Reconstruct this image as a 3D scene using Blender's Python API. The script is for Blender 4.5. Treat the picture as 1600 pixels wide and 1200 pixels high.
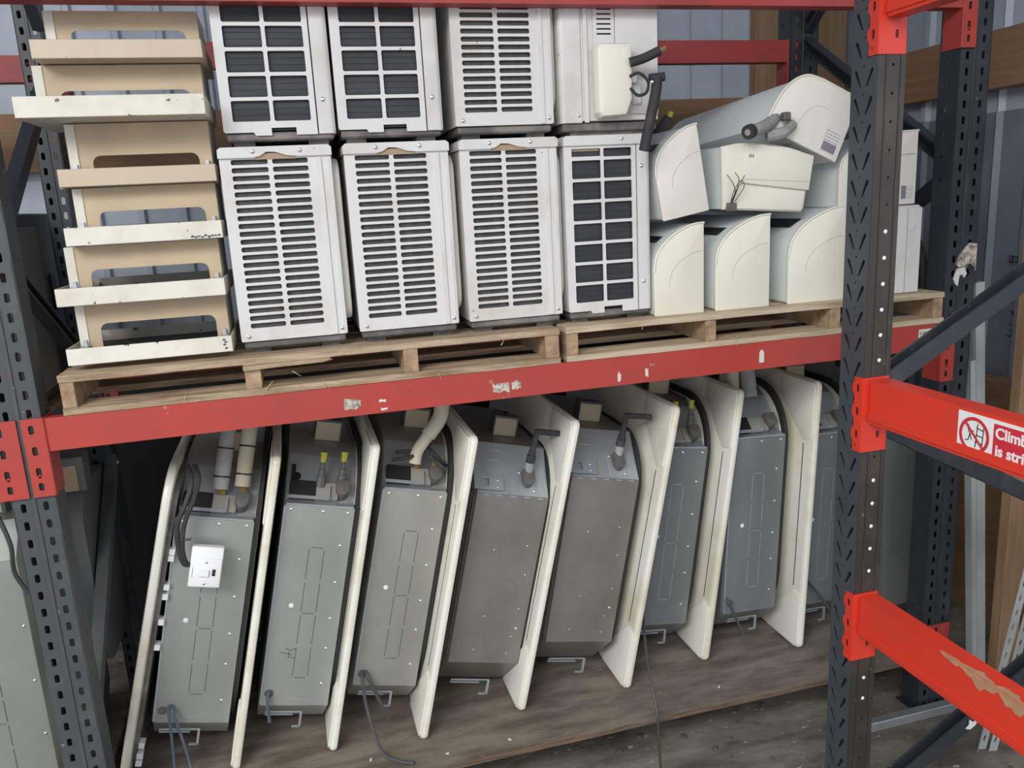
import bpy, bmesh, math, random
from mathutils import Matrix, Vector
random.seed(4)
for o in list(bpy.data.objects): bpy.data.objects.remove(o)
S = bpy.context.scene
COL = S.collection
PI = math.pi

# ---------------------------------------------------------------- camera, sky, lights, exposure
cam_d = bpy.data.cameras.new('camera'); cam = bpy.data.objects.new('camera', cam_d); COL.objects.link(cam)
R = Matrix(((0.96308559, 0.10724151, -0.24691172), (-0.26414386, 0.19961707, -0.94360005), (-0.0519053, 0.97398783, 0.22057551)))
cam.matrix_world = Matrix.Translation((0.645484, -2.142096, 0.457296)) @ R.to_4x4()
cam_d.sensor_width = 36; cam_d.lens = 1267.93 / 1600 * 36; cam_d.clip_start = 0.02
S.camera = cam
S.view_settings.view_transform = 'Standard'; S.view_settings.look = 'None'
S.view_settings.gamma = 1; S.view_settings.use_curve_mapping = False
S.view_settings.exposure = 0.42
w = bpy.data.worlds.new('sky'); S.world = w; w.use_nodes = True
bg = w.node_tree.nodes['Background']; bg.inputs[0].default_value = (0.86, 0.93, 1.0, 1); bg.inputs[1].default_value = 1.0
def area(name, loc, aim, sx, sy, power, col):
    l = bpy.data.lights.new(name, 'AREA'); l.shape = 'RECTANGLE'; l.size = sx; l.size_y = sy; l.energy = power; l.color = col
    o = bpy.data.objects.new(name, l); COL.objects.link(o); o.location = loc
    o.rotation_euler = (Vector(aim) - Vector(loc)).to_track_quat('-Z', 'Y').to_euler(); return o
area('doorway_daylight', (-2.8, -4.2, 3.7), (1.2, 0.2, -.1), 5.0, 2.6, 400, (1.0, 0.98, 0.95))

# ---------------------------------------------------------------- materials
def mat(name, col, rough=0.5, metal=0.0, col2=None, nscale=6, lo=0.45, hi=0.7, bump=0.0, bscale=40, stretch=(1, 1, 1), spots=None, spec=0.5, coat=0):
    m = bpy.data.materials.new(name); m.use_nodes = True; nt = m.node_tree; N = nt.nodes; L = nt.links
    b = N['Principled BSDF']; b.inputs['Roughness'].default_value = rough; b.inputs['Metallic'].default_value = metal
    b.inputs['Specular IOR Level'].default_value = spec
    if coat: b.inputs['Coat Weight'].default_value = coat
    b.inputs['Base Color'].default_value = (*col, 1)
    tc = N.new('ShaderNodeTexCoord'); mp = N.new('ShaderNodeMapping'); mp.inputs['Scale'].default_value = stretch
    L.new(tc.outputs['Object'], mp.inputs[0])
    oi = N.new('ShaderNodeObjectInfo'); ad = N.new('ShaderNodeVectorMath'); ad.operation = 'MULTIPLY_ADD'
    ad.inputs[1].default_value = (7, 13, 5); L.new(oi.outputs['Random'], ad.inputs[0]); L.new(mp.outputs[0], ad.inputs[2])
    cur = None
    if col2 is not None:
        n = N.new('ShaderNodeTexNoise'); n.inputs['Scale'].default_value = nscale; n.inputs['Detail'].default_value = 6; n.inputs['Roughness'].default_value = .62
        L.new(ad.outputs[0], n.inputs['Vector'])
        mr = N.new('ShaderNodeMapRange'); mr.inputs[1].default_value = lo; mr.inputs[2].default_value = hi
        L.new(n.outputs[0], mr.inputs[0])
        mx = N.new('ShaderNodeMix'); mx.data_type = 'RGBA'; mx.inputs[6].default_value = (*col, 1); mx.inputs[7].default_value = (*col2, 1)
        L.new(mr.outputs[0], mx.inputs[0]); cur = mx.outputs[2]
    if spots is not None:
        sc, th, sp = spots
        n = N.new('ShaderNodeTexNoise'); n.inputs['Scale'].default_value = sc; n.inputs['Detail'].default_value = 3
        L.new(ad.outputs[0], n.inputs['Vector'])
        mr = N.new('ShaderNodeMapRange'); mr.inputs[1].default_value = th; mr.inputs[2].default_value = th + .03
        L.new(n.outputs[0], mr.inputs[0])
        mx = N.new('ShaderNodeMix'); mx.data_type = 'RGBA'; mx.inputs[7].default_value = (*sp, 1)
        if cur: L.new(cur, mx.inputs[6])
        else: mx.inputs[6].default_value = (*col, 1)
        L.new(mr.outputs[0], mx.inputs[0]); cur = mx.outputs[2]
    if cur: L.new(cur, b.inputs['Base Color'])
    if bump:
        n = N.new('ShaderNodeTexNoise'); n.inputs['Scale'].default_value = bscale; n.inputs['Detail'].default_value = 4
        L.new(ad.outputs[0], n.inputs['Vector'])
        bp = N.new('ShaderNodeBump'); bp.inputs['Strength'].default_value = bump; bp.inputs['Distance'].default_value = .004
        L.new(n.outputs[0], bp.inputs['Height']); L.new(bp.outputs[0], b.inputs['Normal'])
    return m
M = {}
M['white_metal'] = mat('white_metal', (.68, .67, .665), .42, 0, (.52, .47, .40), 5, .5, .85, .08, 30, spots=(60, .74, (.25, .2, .15)))
M['tray_white'] = mat('tray_white', (.74, .71, .63), .5, 0, (.62, .56, .46), 7, .45, .75, .15, 40, spots=(34, .68, (.16, .11, .07)))
M['tray_cream'] = mat('tray_cream', (.55, .45, .33), .5, 0, (.62, .53, .42), 5, .4, .75, .12, 40, spots=(40, .72, (.2, .13, .08)))
M['yellowish'] = mat('yellowish', (.55, .42, .27), .55, 0, (.47, .36, .25), 6)  # even tan-yellow tone for the tray risers
M['plastic'] = mat('plastic', (.80, .77, .67), .38, 0, (.74, .69, .55), 4, .45, .8, .03, 20, spots=(70, .78, (.35, .3, .22)))
M['plastic_pink'] = mat('plastic_pink', (.80, .755, .69), .38, 0, (.74, .69, .61), 4, .45, .8, .03, 20)
M['plastic_cool'] = mat('plastic_cool', (.74, .78, .77), .4, 0, (.68, .71, .69), 6, .5, .8)
M['panel'] = mat('panel', (.80, .79, .71), .36, 0, (.60, .52, .34), 3.2, .50, .78, .03, 20)
M['panel_line'] = mat('panel_line', (.42, .38, .30), .6)
M['galv'] = mat('galv', (.46, .48, .46), .46, .65, (.38, .40, .38), 4, .35, .7, .06, 60, spots=(45, .76, (.5, .52, .5)))
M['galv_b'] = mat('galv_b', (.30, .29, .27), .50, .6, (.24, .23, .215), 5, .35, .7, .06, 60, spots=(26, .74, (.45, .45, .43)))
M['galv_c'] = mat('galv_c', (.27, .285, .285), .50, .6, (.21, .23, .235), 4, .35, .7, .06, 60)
M['galv_light'] = mat('galv_light', (.52, .56, .60), .40, .65, (.44, .48, .52), 5)
M['pencil'] = mat('pencil', (.16, .16, .155), .7)
M['slit'] = mat('slit', (.09, .095, .095), .7)
M['zinc'] = mat('zinc', (.50, .54, .54), .45, .25, (.40, .43, .44), 5)
M['chrome'] = mat('chrome', (.75, .77, .78), .25, .9)
M['red'] = mat('red', (.44, .050, .038), .42, 0, (.33, .052, .045), 3.2, .4, .75, .10, 25, stretch=(1, 1, 1), spots=(30, .715, (.42, .18, .15)))
M['red_bright'] = mat('red_bright', (.72, .045, .022), .38, 0, (.60, .05, .035), 5, .45, .8, .08, 25, spots=(26, .73, (.72, .22, .15)))
M['red_dull'] = mat('red_dull', (.40, .05, .045), .5, 0, (.26, .04, .04), 5, .45, .7)
M['dark_paint'] = mat('dark_paint', (.030, .035, .044), .38, 0, (.055, .06, .068), 9, .5, .75, .12, 30, spots=(55, .73, (.14, .14, .14)))
M['near_face'] = mat('near_face', (.058, .068, .082), .36, 0, (.04, .047, .058), 9, .5, .75, .12, 30, spots=(55, .73, (.2, .2, .2)))
M['galv_d'] = mat('galv_d', (.44, .44, .405), .46, .65, (.36, .36, .33), 4, .35, .7, .06, 60)
M['dark_brown'] = mat('dark_brown', (.035, .029, .025), .42, 0, (.065, .052, .045), 7, .45, .7, .12, 30, spots=(48, .71, (.17, .14, .12)))
M['grey_paint'] = mat('grey_paint', (.060, .068, .072), .5, 0, (.08, .085, .085), 14, .5, .68, .12, 30, spots=(40, .71, (.2, .2, .19)))
M['wood'] = mat('wood', (.62, .48, .33), .75, 0, (.30, .20, .12), 4, .38, .66, .9, 60, stretch=(1.2, 9, 14))
M['wood_pale'] = mat('wood_pale', (.70, .58, .42), .75, 0, (.44, .32, .20), 4, .40, .70, .9, 60, stretch=(1.2, 9, 14))
M['wood_end'] = mat('wood_end', (.46, .32, .20), .8, 0, (.24, .15, .09), 30, .35, .7, .6, 90)
M['timber'] = mat('timber', (.36, .215, .12), .7, 0, (.24, .14, .078), 4, .35, .7, .3, 40, stretch=(1, 2, 12))
M['timber_y'] = mat('timber_y', (.36, .215, .12), .7, 0, (.24, .14, .078), 4, .35, .7, .3, 40, stretch=(2, 1, 12))
M['timber_v'] = mat('timber_v', (.38, .24, .14), .7, 0, (.26, .16, .09), 4, .35, .7, .3, 40, stretch=(12, 12, 1))
M['sheet'] = mat('sheet', (.52, .58, .67), .42, 0, (.45, .51, .59), 5, .4, .7)
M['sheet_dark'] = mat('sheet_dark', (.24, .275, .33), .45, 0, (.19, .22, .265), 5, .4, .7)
M['ply'] = mat('ply', (.235, .20, .165), .65, 0, (.12, .095, .075), 4, .38, .62, .35, 50, stretch=(1, 3.2, 1), spots=(22, .69, (.26, .24, .21)))
M['ply_edge'] = mat('ply_edge', (.20, .13, .085), .8, 0, (.09, .06, .04), 8, .4, .6, .4, 60, stretch=(1, 1, 20))
M['ground'] = mat('ground', (.24, .215, .18), .9, 0, (.10, .088, .072), 3.5, .38, .62, .9, 14, stretch=(1, 2.2, 1), spots=(26, .67, (.40, .37, .31)))
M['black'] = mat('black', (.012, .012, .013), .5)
M['rubber'] = mat('rubber', (.030, .030, .032), .75, 0, (.055, .055, .055), 20, .5, .7, .2, 60)
M['foam'] = mat('foam', (.02, .02, .022), .8)
M['coil'] = mat('coil', (.034, .037, .043), .5, .3, (.060, .064, .07), 3, .45, .75, .25, 200, stretch=(1, 1, 9))
M['coil_grey'] = mat('coil_grey', (.055, .055, .053), .6, .2, (.09, .09, .086), 5, .4, .7, .25, 200, stretch=(9, 1, 1))
M['pan'] = mat('pan', (.10, .095, .09), .6, 0, (.22, .20, .18), 10, .45, .62)
M['beige'] = mat('beige', (.50, .42, .30), .7)
M['tan'] = mat('tan', (.38, .27, .18), .7)
M['insul'] = mat('insul', (.55, .50, .40), .8, 0, (.45, .38, .28), 6)
M['insul_grey'] = mat('insul_grey', (.34, .335, .33), .75, 0, (.24, .235, .23), 14)
M['brass'] = mat('brass', (.50, .34, .12), .35, .9)
M['cap'] = mat('cap', (.105, .10, .095), .55)
M['paper'] = mat('paper', (.68, .66, .62), .7)
M['peel'] = mat('peel', (.62, .55, .47), .8, 0, (.16, .13, .11), 60, .42, .6)
M['white_plastic'] = mat('white_plastic', (.80, .80, .80), .3)
M['ink'] = mat('ink', (.02, .02, .025), .6)
M['ink_grey'] = mat('ink_grey', (.20, .19, .24), .6)
M['sign_red'] = mat('sign_red', (.60, .03, .05), .4)
M['sign_white'] = mat('sign_white', (.82, .83, .84), .4)
M['yellow'] = mat('yellow', (.42, .40, .05), .5)
M['wire'] = mat('wire', (.06, .06, .065), .5)
M['blue_wire'] = mat('blue_wire', (.075, .095, .125), .5)
M['dust'] = mat('dust', (.40, .22, .12), .9, 0, (.55, .30, .19), 40)
M['grey_case'] = mat('grey_case', (.10, .105, .11), .5)
M['pale_case'] = mat('pale_case', (.26, .25, .22), .5)

# ---------------------------------------------------------------- helpers
def tag(o, label=None, cat=None, group=None, kind=None):
    if label: o['label'] = label
    if cat: o['category'] = cat
    if group: o['group'] = group
    if kind: o['kind'] = kind
    return o
def thing(name, loc, label, cat, group=None, rot=(0, 0, 0), kind=None):
    o = bpy.data.objects.new(name, None); o.empty_display_size = .05; COL.objects.link(o)
    o.location = loc; o.rotation_euler = rot
    return tag(o, label, cat, group, kind)
def fin(mesh, m):
    mesh.materials.clear()
    mesh.materials.append(M[m] if isinstance(m, str) else m)
    for p in mesh.polygons: p.use_smooth = True
    mesh.set_sharp_from_angle(angle=math.radians(32))
    return mesh
def obj(name, bm, m, parent=None, label=None, **k):
    if isinstance(bm, bmesh.types.BMesh):
        me = bpy.data.meshes.new(name); bm.normal_update(); bm.to_mesh(me); bm.free(); fin(me, m)
    else: me = bm
    o = bpy.data.objects.new(name, me); COL.objects.link(o)
    if parent: o.parent = parent
    if label: o['label'] = label
    tag(o, None, **k) if k else None
    return o
def dupe(src, parent=None, loc=None, rot=None):
    o = src.copy(); COL.objects.link(o)
    if parent: o.parent = parent
    if loc is not None: o.location = loc
    if rot is not None: o.rotation_euler = rot
    return o
def B(): return bmesh.new()
def box(bm, x0, x1, y0, y1, z0, z1, bev=0, T=None, seg=1):
    m = Matrix.Translation(((x0+x1)/2, (y0+y1)/2, (z0+z1)/2)) @ Matrix.Diagonal((abs(x1-x0), abs(y1-y0), abs(z1-z0), 1))
    r = bmesh.ops.create_cube(bm, size=1, matrix=m); vs = r['verts']
    if bev:
        es = list({e for v in vs for e in v.link_edges})
        rr = bmesh.ops.bevel(bm, geom=es, offset=bev, segments=seg, affect='EDGES', profile=.5)
        vs = rr['verts'] if rr['verts'] else vs
        vs = list({v for f in rr['faces'] for v in f.verts} | {v for v in vs if v.is_valid})
    if T is not None: bmesh.ops.transform(bm, matrix=T, verts=[v for v in vs if v.is_valid])
    return bm
def bx(*a, **k): return box(B(), *a, **k)
def prism(bm, pts, a, b, axis='y', T=None, bev=0):
    # pts are (u,v): axis y -> (x,z), axis x -> (y,z), axis z -> (x,y)
    f = {'y': lambda u, v, t: (u, t, v), 'x': lambda u, v, t: (t, u, v), 'z': lambda u, v, t: (u, v, t)}[axis]
    v0 = [bm.verts.new(f(u, v, a)) for u, v in pts]; v1 = [bm.verts.new(f(u, v, b)) for u, v in pts]
    n = len(pts); fs = [bm.faces.new(v0), bm.faces.new(v1[::-1])]
    for i in range(n): fs.append(bm.faces.new((v0[i], v1[i], v1[(i+1) % n], v0[(i+1) % n])))
    bmesh.ops.recalc_face_normals(bm, faces=fs)
    vs = v0 + v1
    if bev:
        es = list({e for f_ in fs[:2] for e in f_.edges})
        rr = bmesh.ops.bevel(bm, geom=es, offset=bev, segments=2, affect='EDGES', profile=.5)
        vs = [v for v in bm.verts if v.is_valid] if T is None else list({v for f_ in rr['faces'] for v in f_.verts} | {v for v in vs if v.is_valid})
    if T is not None: bmesh.ops.transform(bm, matrix=T, verts=vs)
    return bm
def tube(bm, pts, r, n=8, T=None, cap=True):
    pts = [Vector(p) for p in pts]; rs = r if isinstance(r, (list, tuple)) else [r]*len(pts)
    rings = []; up = None
    for i, p in enumerate(pts):
        d = (pts[min(i+1, len(pts)-1)] - pts[max(i-1, 0)]).normalized()
        if up is None:
            up = Vector((0, 0, 1)) if abs(d.z) < .9 else Vector((1, 0, 0))
        s = d.cross(up).normalized(); up = s.cross(d).normalized()
        rings.append([bm.verts.new(p + (s*math.cos(2*PI*k/n) + up*math.sin(2*PI*k/n))*rs[i]) for k in range(n)])
    for a, b in zip(rings, rings[1:]):
        for k in range(n): bm.faces.new((a[k], a[(k+1) % n], b[(k+1) % n], b[k]))
    if cap: bm.faces.new(rings[0][::-1]); bm.faces.new(rings[-1])
    if T is not None: bmesh.ops.transform(bm, matrix=T, verts=[v for q in rings for v in q])
    return bm
def curve_pts(ctrl, n=8):
    # Catmull-Rom through control points
    c = [Vector(p) for p in ctrl]; c = [c[0]*2-c[1]] + c + [c[-1]*2-c[-2]]; out = []
    for i in range(1, len(c)-2):
        for k in range(n):
            t = k/n; p0, p1, p2, p3 = c[i-1:i+3]
            out.append(.5*((2*p1)+(p2-p0)*t+(2*p0-5*p1+4*p2-p3)*t*t+(3*p1-p0-3*p2+p3)*t**3))
    return out + [c[-2]]
def disc(bm, c, r, h, axis='y', n=10, T=None):
    c = Vector(c); d = {'x': Vector((1, 0, 0)), 'y': Vector((0, 1, 0)), 'z': Vector((0, 0, 1))}[axis]
    return tube(bm, [c, c+d*h*.6, c+d*h], [r, r, r*.7], n, T)
def rr(x0, y0, x1, y1, r, n=3):
    out = []
    for cx, cy, a in ((x1-r, y1-r, 0), (x0+r, y1-r, 90), (x0+r, y0+r, 180), (x1-r, y0+r, 270)):
        for k in range(n+1):
            t = math.radians(a+90*k/n); out.append((cx+r*math.cos(t), cy+r*math.sin(t)))
    return out
XZ = Matrix(((1, 0, 0, 0), (0, 0, -1, 0), (0, 1, 0, 0), (0, 0, 0, 1)))   # plate (x,y,n) -> (x, -n, y)
YZ = Matrix(((0, 0, 1, 0), (-1, 0, 0, 0), (0, 1, 0, 0), (0, 0, 0, 1)))   # plate x -> -Y, y -> Z
def plate(name, outer, holes, t, m, T=XZ):
    c = bpy.data.curves.new('tmp', 'CURVE'); c.dimensions = '2D'; c.fill_mode = 'BOTH'; c.extrude = t/2
    for poly in [outer] + holes:
        s = c.splines.new('POLY'); s.points.add(len(poly)-1)
        for i, q in enumerate(poly): s.points[i].co = (q[0], q[1], 0, 1)
        s.use_cyclic_u = True
    o = bpy.data.objects.new('tmp', c); COL.objects.link(o)
    dg = bpy.context.evaluated_depsgraph_get(); me = bpy.data.meshes.new_from_object(o.evaluated_get(dg))
    bpy.data.objects.remove(o); bpy.data.curves.remove(c)
    me.name = name; me.transform(T)
    return fin(me, m)
def tall_plate(name, x0, x1, H, holes, t, m, T=XZ, cut=None):
    # long perforated strips are filled in short lengths, then joined
    bm = B(); z = 0; cuts = [0]
    while cuts[-1] < H-1e-6:
        z = min(H, cuts[-1]+cut); cuts.append(H if H-z < cut*.5 else z)
    for a, b in zip(cuts, cuts[1:]):
        hs = [h for h in holes if a < sum(q[1] for q in h)/len(h) < b and min(q[1] for q in h) > a and max(q[1] for q in h) < b]
        me = plate('tmp', [(x0, a), (x1, a), (x1, b), (x0, b)], hs, t, m, T)
        bm.from_mesh(me); bpy.data.meshes.remove(me)
    me = bpy.data.meshes.new(name); bm.to_mesh(me); bm.free()
    return fin(me, m)
def text(name, body, size, T, m, parent, ext=.0004, bold=0):
    c = bpy.data.curves.new('tmp', 'FONT'); c.body = body; c.size = size; c.extrude = ext; c.offset = bold
    o = bpy.data.objects.new('tmp', c); COL.objects.link(o)
    dg = bpy.context.evaluated_depsgraph_get(); me = bpy.data.meshes.new_from_object(o.evaluated_get(dg))
    bpy.data.objects.remove(o); bpy.data.curves.remove(c); me.name = name; me.transform(T)
    return obj(name, fin(me, m), m, parent)
def blob(cx, cy, rx, ry, n=11, j=.35):
    return [(cx+rx*math.cos(2*PI*k/n)*(1-j*random.random()), cy+ry*math.sin(2*PI*k/n)*(1-j*random.random())) for k in range(n)]
SCREW = obj('screw', disc(disc(B(), (0, 0, 0), .0062, -.003), (0, -.003, 0), .0042, -.0014), 'chrome'); SCREWM = SCREW.data
bpy.data.objects.remove(SCREW)
def screw(parent, loc, rot=(0, 0, 0), s=1, name='screw'):
    o = obj(name, SCREWM, None, parent); o.location = loc; o.rotation_euler = rot; o.scale = (s, s, s); return o

# ---------------------------------------------------------------- structure
FZ = -1.42
st = obj('floor', bx(-6, 7, -8, 2.2, FZ-.1, FZ), 'ground', kind='structure')
def ribbed(L, H, pitch, depth, phase=0):
    # corrugated sheet: local x along the wall, y outward (towards room negative), z up
    prof = []; x = 0
    while x < L-1e-6:
        for dx, d in ((0, 0), (.62, 0), (.68, 1), (.80, 1), (.86, 0)):
            xx = x+dx*pitch
            if xx <= L: prof.append((xx, -d*depth))
        x += pitch
    prof.append((L, 0))
    bm = B(); a = [bm.verts.new((u, v, 0)) for u, v in prof]; b = [bm.verts.new((u, v, H)) for u, v in prof]
    a2 = [bm.verts.new((u, v+.003, 0)) for u, v in prof]; b2 = [bm.verts.new((u, v+.003, H)) for u, v in prof]
    for i in range(len(prof)-1):
        bm.faces.new((a[i], a[i+1], b[i+1], b[i])); bm.faces.new((a2[i+1], a2[i], b2[i], b2[i+1]))
    return bm
RW = 3.45
back = obj('wall_back', bx(-6.0, RW+.2, 1.62, 1.66, FZ, 2.6), 'sheet_dark', kind='structure')
me = None
for i in range(9):
    for z0, hh, mm in ((.0, 2.5, 'sheet'),):
        o = obj('metal_sheet', ribbed(1.0, hh, .166, .022) if i == 0 else me, mm, back); me = o.data
        o.location = (-5.55+i*1.0, 1.615, z0)
for i in range(9):  # lower wall coloured black: shade of the unlit bay put into the sheets
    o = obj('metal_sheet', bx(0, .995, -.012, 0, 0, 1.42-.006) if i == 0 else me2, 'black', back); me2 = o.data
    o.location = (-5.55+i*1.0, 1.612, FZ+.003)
right = obj('wall_right', bx(RW+.02, RW+.06, -1.0, 1.62, FZ, 2.6), 'sheet_dark', kind='structure')
for i, (y0) in enumerate((.62, -.38, -1.38)):
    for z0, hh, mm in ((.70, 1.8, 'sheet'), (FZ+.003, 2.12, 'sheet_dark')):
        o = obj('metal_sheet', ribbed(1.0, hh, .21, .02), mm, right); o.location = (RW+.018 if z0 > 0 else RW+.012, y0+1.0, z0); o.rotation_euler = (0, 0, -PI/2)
obj('wall_left', bx(-6.1, -6.0, -3, 1.66, FZ, 2.6), 'sheet_dark', kind='structure')
obj('ceiling', bx(-6.1, RW+.2, -2.6, 1.66, 2.6, 2.66), 'sheet_dark', kind='structure')
obj('trim_1', bx(-5.9, 3.15, 1.52, 1.59, .66, .88, bev=.004), 'timber', kind='structure')
obj('trim_2', bx(RW-.07, RW-.004, -1.0, 1.5, .785, 1.005, bev=.004), 'timber_y', kind='structure')
obj('trim_3', bx(3.15, 3.38, 1.50, 1.59, FZ, 2.5, bev=.004), 'timber_v', kind='structure')
obj('trim_4', bx(2.90, 3.02, 1.53, 1.59, FZ, 2.5, bev=.004), 'timber_v', kind='structure')
obj('trim_5', bx(RW-.09, RW-.004, -.6, .75, FZ, -.36, bev=.004), 'timber', kind='structure')
# marker scribbles on the right wall
def scrawl(name, strokes, x, label):
    bm = B()
    for s in strokes: tube(bm, [(x, q[0], q[1]) for q in s], .0022, 5)
    o = obj(name, bm, 'ink', right); o['label'] = label
xw = RW-.006
def yz(a, b):  # strokes sketched on a sheet, scaled to their size on the wall
    return (.529-.00075*(a-380)-.00006*(b-400), .133-.00064*(b-400))
sk = [[[(392, 395), (390, 430), (400, 438), (412, 430), (408, 400), (392, 395)], [(415, 398), (414, 436), (428, 436), (446, 424), (440, 402), (415, 398)], [(478, 395), (452, 397), (450, 432), (478, 436)], [(452, 415), (472, 414)]],
      [[(372, 520), (380, 548), (392, 546), (400, 530), (404, 550), (412, 534), (424, 552), (430, 530), (440, 548), (446, 525), (460, 550), (470, 505), (474, 550)], [(376, 580), (386, 560), (392, 582), (404, 562), (410, 575)]],
      [[(400, 742), (420, 758)], [(425, 730), (412, 765)], [(436, 745), (462, 775)], [(470, 725), (440, 780)]],
      [[(388, 828), (418, 826), (410, 896), (376, 900)], [(394, 866), (414, 862)], [(430, 828), (448, 850), (424, 872), (446, 885)], [(446, 850), (470, 852)], [(456, 830), (456, 900)]]]
for k, strokes in enumerate(sk):
    scrawl('marker_writing', [[yz(a, b) for a, b in s] for s in strokes], xw, 'black marker scrawl on the sheeting')

# ---------------------------------------------------------------- pallet racking
def slots_front(z0, z1, xs, w_, h_, pitch):
    hs = []; z = z0+.0235
    while z < z1-.03:
        for x in xs: hs.append(rr(x-w_/2, z-h_/2, x+w_/2, z+h_/2, w_*.35, 2))
        z += pitch
    return hs
def upright(name, x0, x1, y0, y1, z0, z1, label, m, front='slots', flip=1, cat='rack upright', group=None, solidface=None):
    t = thing(name, (x0, y0, z0), label, cat, group)
    W = x1-x0; D = y1-y0; H = z1-z0
    if front == 'slots':
        me = tall_plate('slotted_face', 0, W, H, slots_front(0, H, (W*.24, W*.76), .012, .023, .047), .003, m, XZ, .047*8)
        o = obj('slotted_face', me, m, t); o.location = (0, .0015, 0)
        obj('centre_rib', bx(W*.44, W*.56, -.003, 0, 0, H, bev=.001), m, t)
        for s in (0, 1):
            me = tall_plate('side_face', -D, 0, H, [rr(-D*.62-.005, z-.005, -D*.62+.005, z+.005, .0049, 2) for z in [.05+.07*k for k in range(int((H-.1)/.07))]], .003, m, YZ, .56)
            o = obj('side_face', me, m, t); o.location = (s*W, 0, 0)
        obj('rear_lip', box(bx(0, W*.22, D-.003, D, 0, H), W*.78, W, D-.003, D, 0, H), m, t)
    obj('foot_plate', bx(-.015, W+.015, -.01, D+.01, 0, .006), m, t)
    return t
RG = 'uprights of the long rack'
UZ = 1.9
upL = upright('rack_upright', -.077, .020, .004, .085, FZ, UZ, 'dark slotted front upright at the left end of the long red beam', 'grey_paint', group=None)
upR = upright('rack_upright', 2.655, 2.765, .004, .085, FZ, UZ, 'dark slotted front upright at the right end of the long red beam, with torn tape', 'dark_paint')
upLb = upright('rack_upright', -.097, -.027, .85, .93, FZ, UZ, 'dark rear upright seen behind the left side of the white tray stack', 'dark_paint')
upRb = upright('rack_upright', 2.64, 2.765, .86, .94, FZ, UZ, 'dark rear upright right of the back red beam near the timber post', 'dark_paint')
def brace(p, q, t, w_, m, label, bolts=True, name='frame_brace'):
    p = Vector(p); q = Vector(q); d = q-p; L = d.length
    th = thing(name, p, label, 'rack brace')
    rot = d.to_track_quat('Z', 'Y' if abs(d.normalized().y) < .6 else 'X').to_euler(); th.rotation_euler = rot
    bm = B(); pr = [(-w_/2, -t/2), (w_/2, -t/2), (w_/2, t/2), (w_/2-.008, t/2), (w_/2-.008, -t/2+.004), (-w_/2+.008, -t/2+.004), (-w_/2+.008, t/2), (-w_/2, t/2)]
    prism(bm, pr, 0, L, 'z')
    obj('brace_bar', bm, m, th)
    if bolts:
        for z in (.02, L-.02):
            s = screw(th, (0, -t/2, z), name='bolt', s=1.3)
    return th
bx_ = -.03
brace((bx_, .86, 1.06), (bx_, .62, 1.30), .035, .04, 'dark_paint', 'dark diagonal brace at top left beside the top of the tray stack')
brace((bx_, .87, .93), (bx_, .10, .42), .035, .04, 'dark_paint', 'upper left diagonal brace falling from the red back beam with shiny bolts')
brace((bx_, .10, .38), (bx_, .86, -.06), .035, .04, 'dark_paint', 'lower left diagonal brace crossing in front of the pale cabinet')
brace((bx_, .86, -.35), (bx_, .10, -.95), .035, .04, 'grey_paint', 'dim diagonal brace in the dark bay below the left beam connector')
brace((2.715, .87, 1.01), (2.715, .10, .52), .035, .045, 'dark_paint', 'long diagonal brace falling right from the rear upright behind the right post')
brace((2.715, .10, .45), (2.715, .80, .03), .035, .045, 'dark_paint', 'short diagonal brace rising right behind the pale indoor units')
brace((2.715, .86, 1.06), (2.715, .45, 1.40), .035, .045, 'dark_paint', 'diagonal brace rising right from the rear upright at the top edge')
# torn tape on right upright
bm = B(); prism(bm, [(0, .02), (.015, .055), (.05, .085), (.078, .08), (.078, -.005), (.066, .012), (.052, .02), (.04, .006), (.028, .012), (.012, .01)], 0, -.004, 'y')
t = obj('torn_tape', bm, 'peel', upR); t.location = (.03, -.002, .165-FZ)
bm = B(); prism(bm, [(0, 0), (.012, .03), (.04, .035), (.05, .012), (.04, .0), (.034, .012), (.022, .008), (.018, -.025), (.008, -.018)], 0, -.004, 'y')
t = obj('torn_tape', bm, 'paper', upR); t.location = (.025, -.002, .14-FZ)

def connector(parent, x0, x1, ztop, h, y, m, side, depth=.075, name='beam_connector'):
    # front flange on face y, plus a side flange at x = x1 (side=+1) or x0 (side=-1)
    hs = []
    for k in range(3): hs.append(rr((x1-x0)*.42-.006, h*.86-k*h*.27-.011, (x1-x0)*.42+.006, h*.86-k*h*.27+.011, .004, 2))
    hs.append(rr((x1-x0)*.42-.006, h*.08, (x1-x0)*.42+.006, h*.08+.02, .004, 2)); hs.append(rr((x1-x0)*.42-.003, h*.24, (x1-x0)*.42+.004, h*.24+.009, .002, 2))
    me = plate(name, [(0, 0), (x1-x0, 0), (x1-x0, h), (0, h)], hs, .004, m)
    o = obj(name, me, m, parent); o.location = (x0, y-.003, ztop-h)
    X = x1 if side > 0 else x0
    c = obj('connector_flange', bx(X-.002, X+.002, y-.004, y+depth, ztop-h, ztop, bev=.001), m, parent)
    bk = obj('slot_backing', bx(x0+.004, x1-.004, y+.0005, y+.0012, ztop-h+.004, ztop-.004), 'black', parent)
def xbeam(name, x0, x1, ytop_front, ztop, label, m, h=.083, dep=.05, conn=True, hc=.198, ext=(0.045, .045), mc=None):
    t = thing(name, (0, 0, 0), label, 'rack beam')
    y = ytop_front
    bm = B(); prism(bm, [(y, ztop), (y, ztop-h), (y+dep, ztop-h), (y+dep, ztop-.028), (y+dep*.55, ztop-.028), (y+dep*.55, ztop)], x0, x1, 'x')
    obj('beam', bm, m, t)
    if conn:
        connector(t, x0-ext[0], x0+.004, ztop+.003, hc, y, mc or m, 1)
        connector(t, x1-.004, x1+ext[1], ztop+.003, hc, y, mc or m, -1)
    return t
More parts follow.
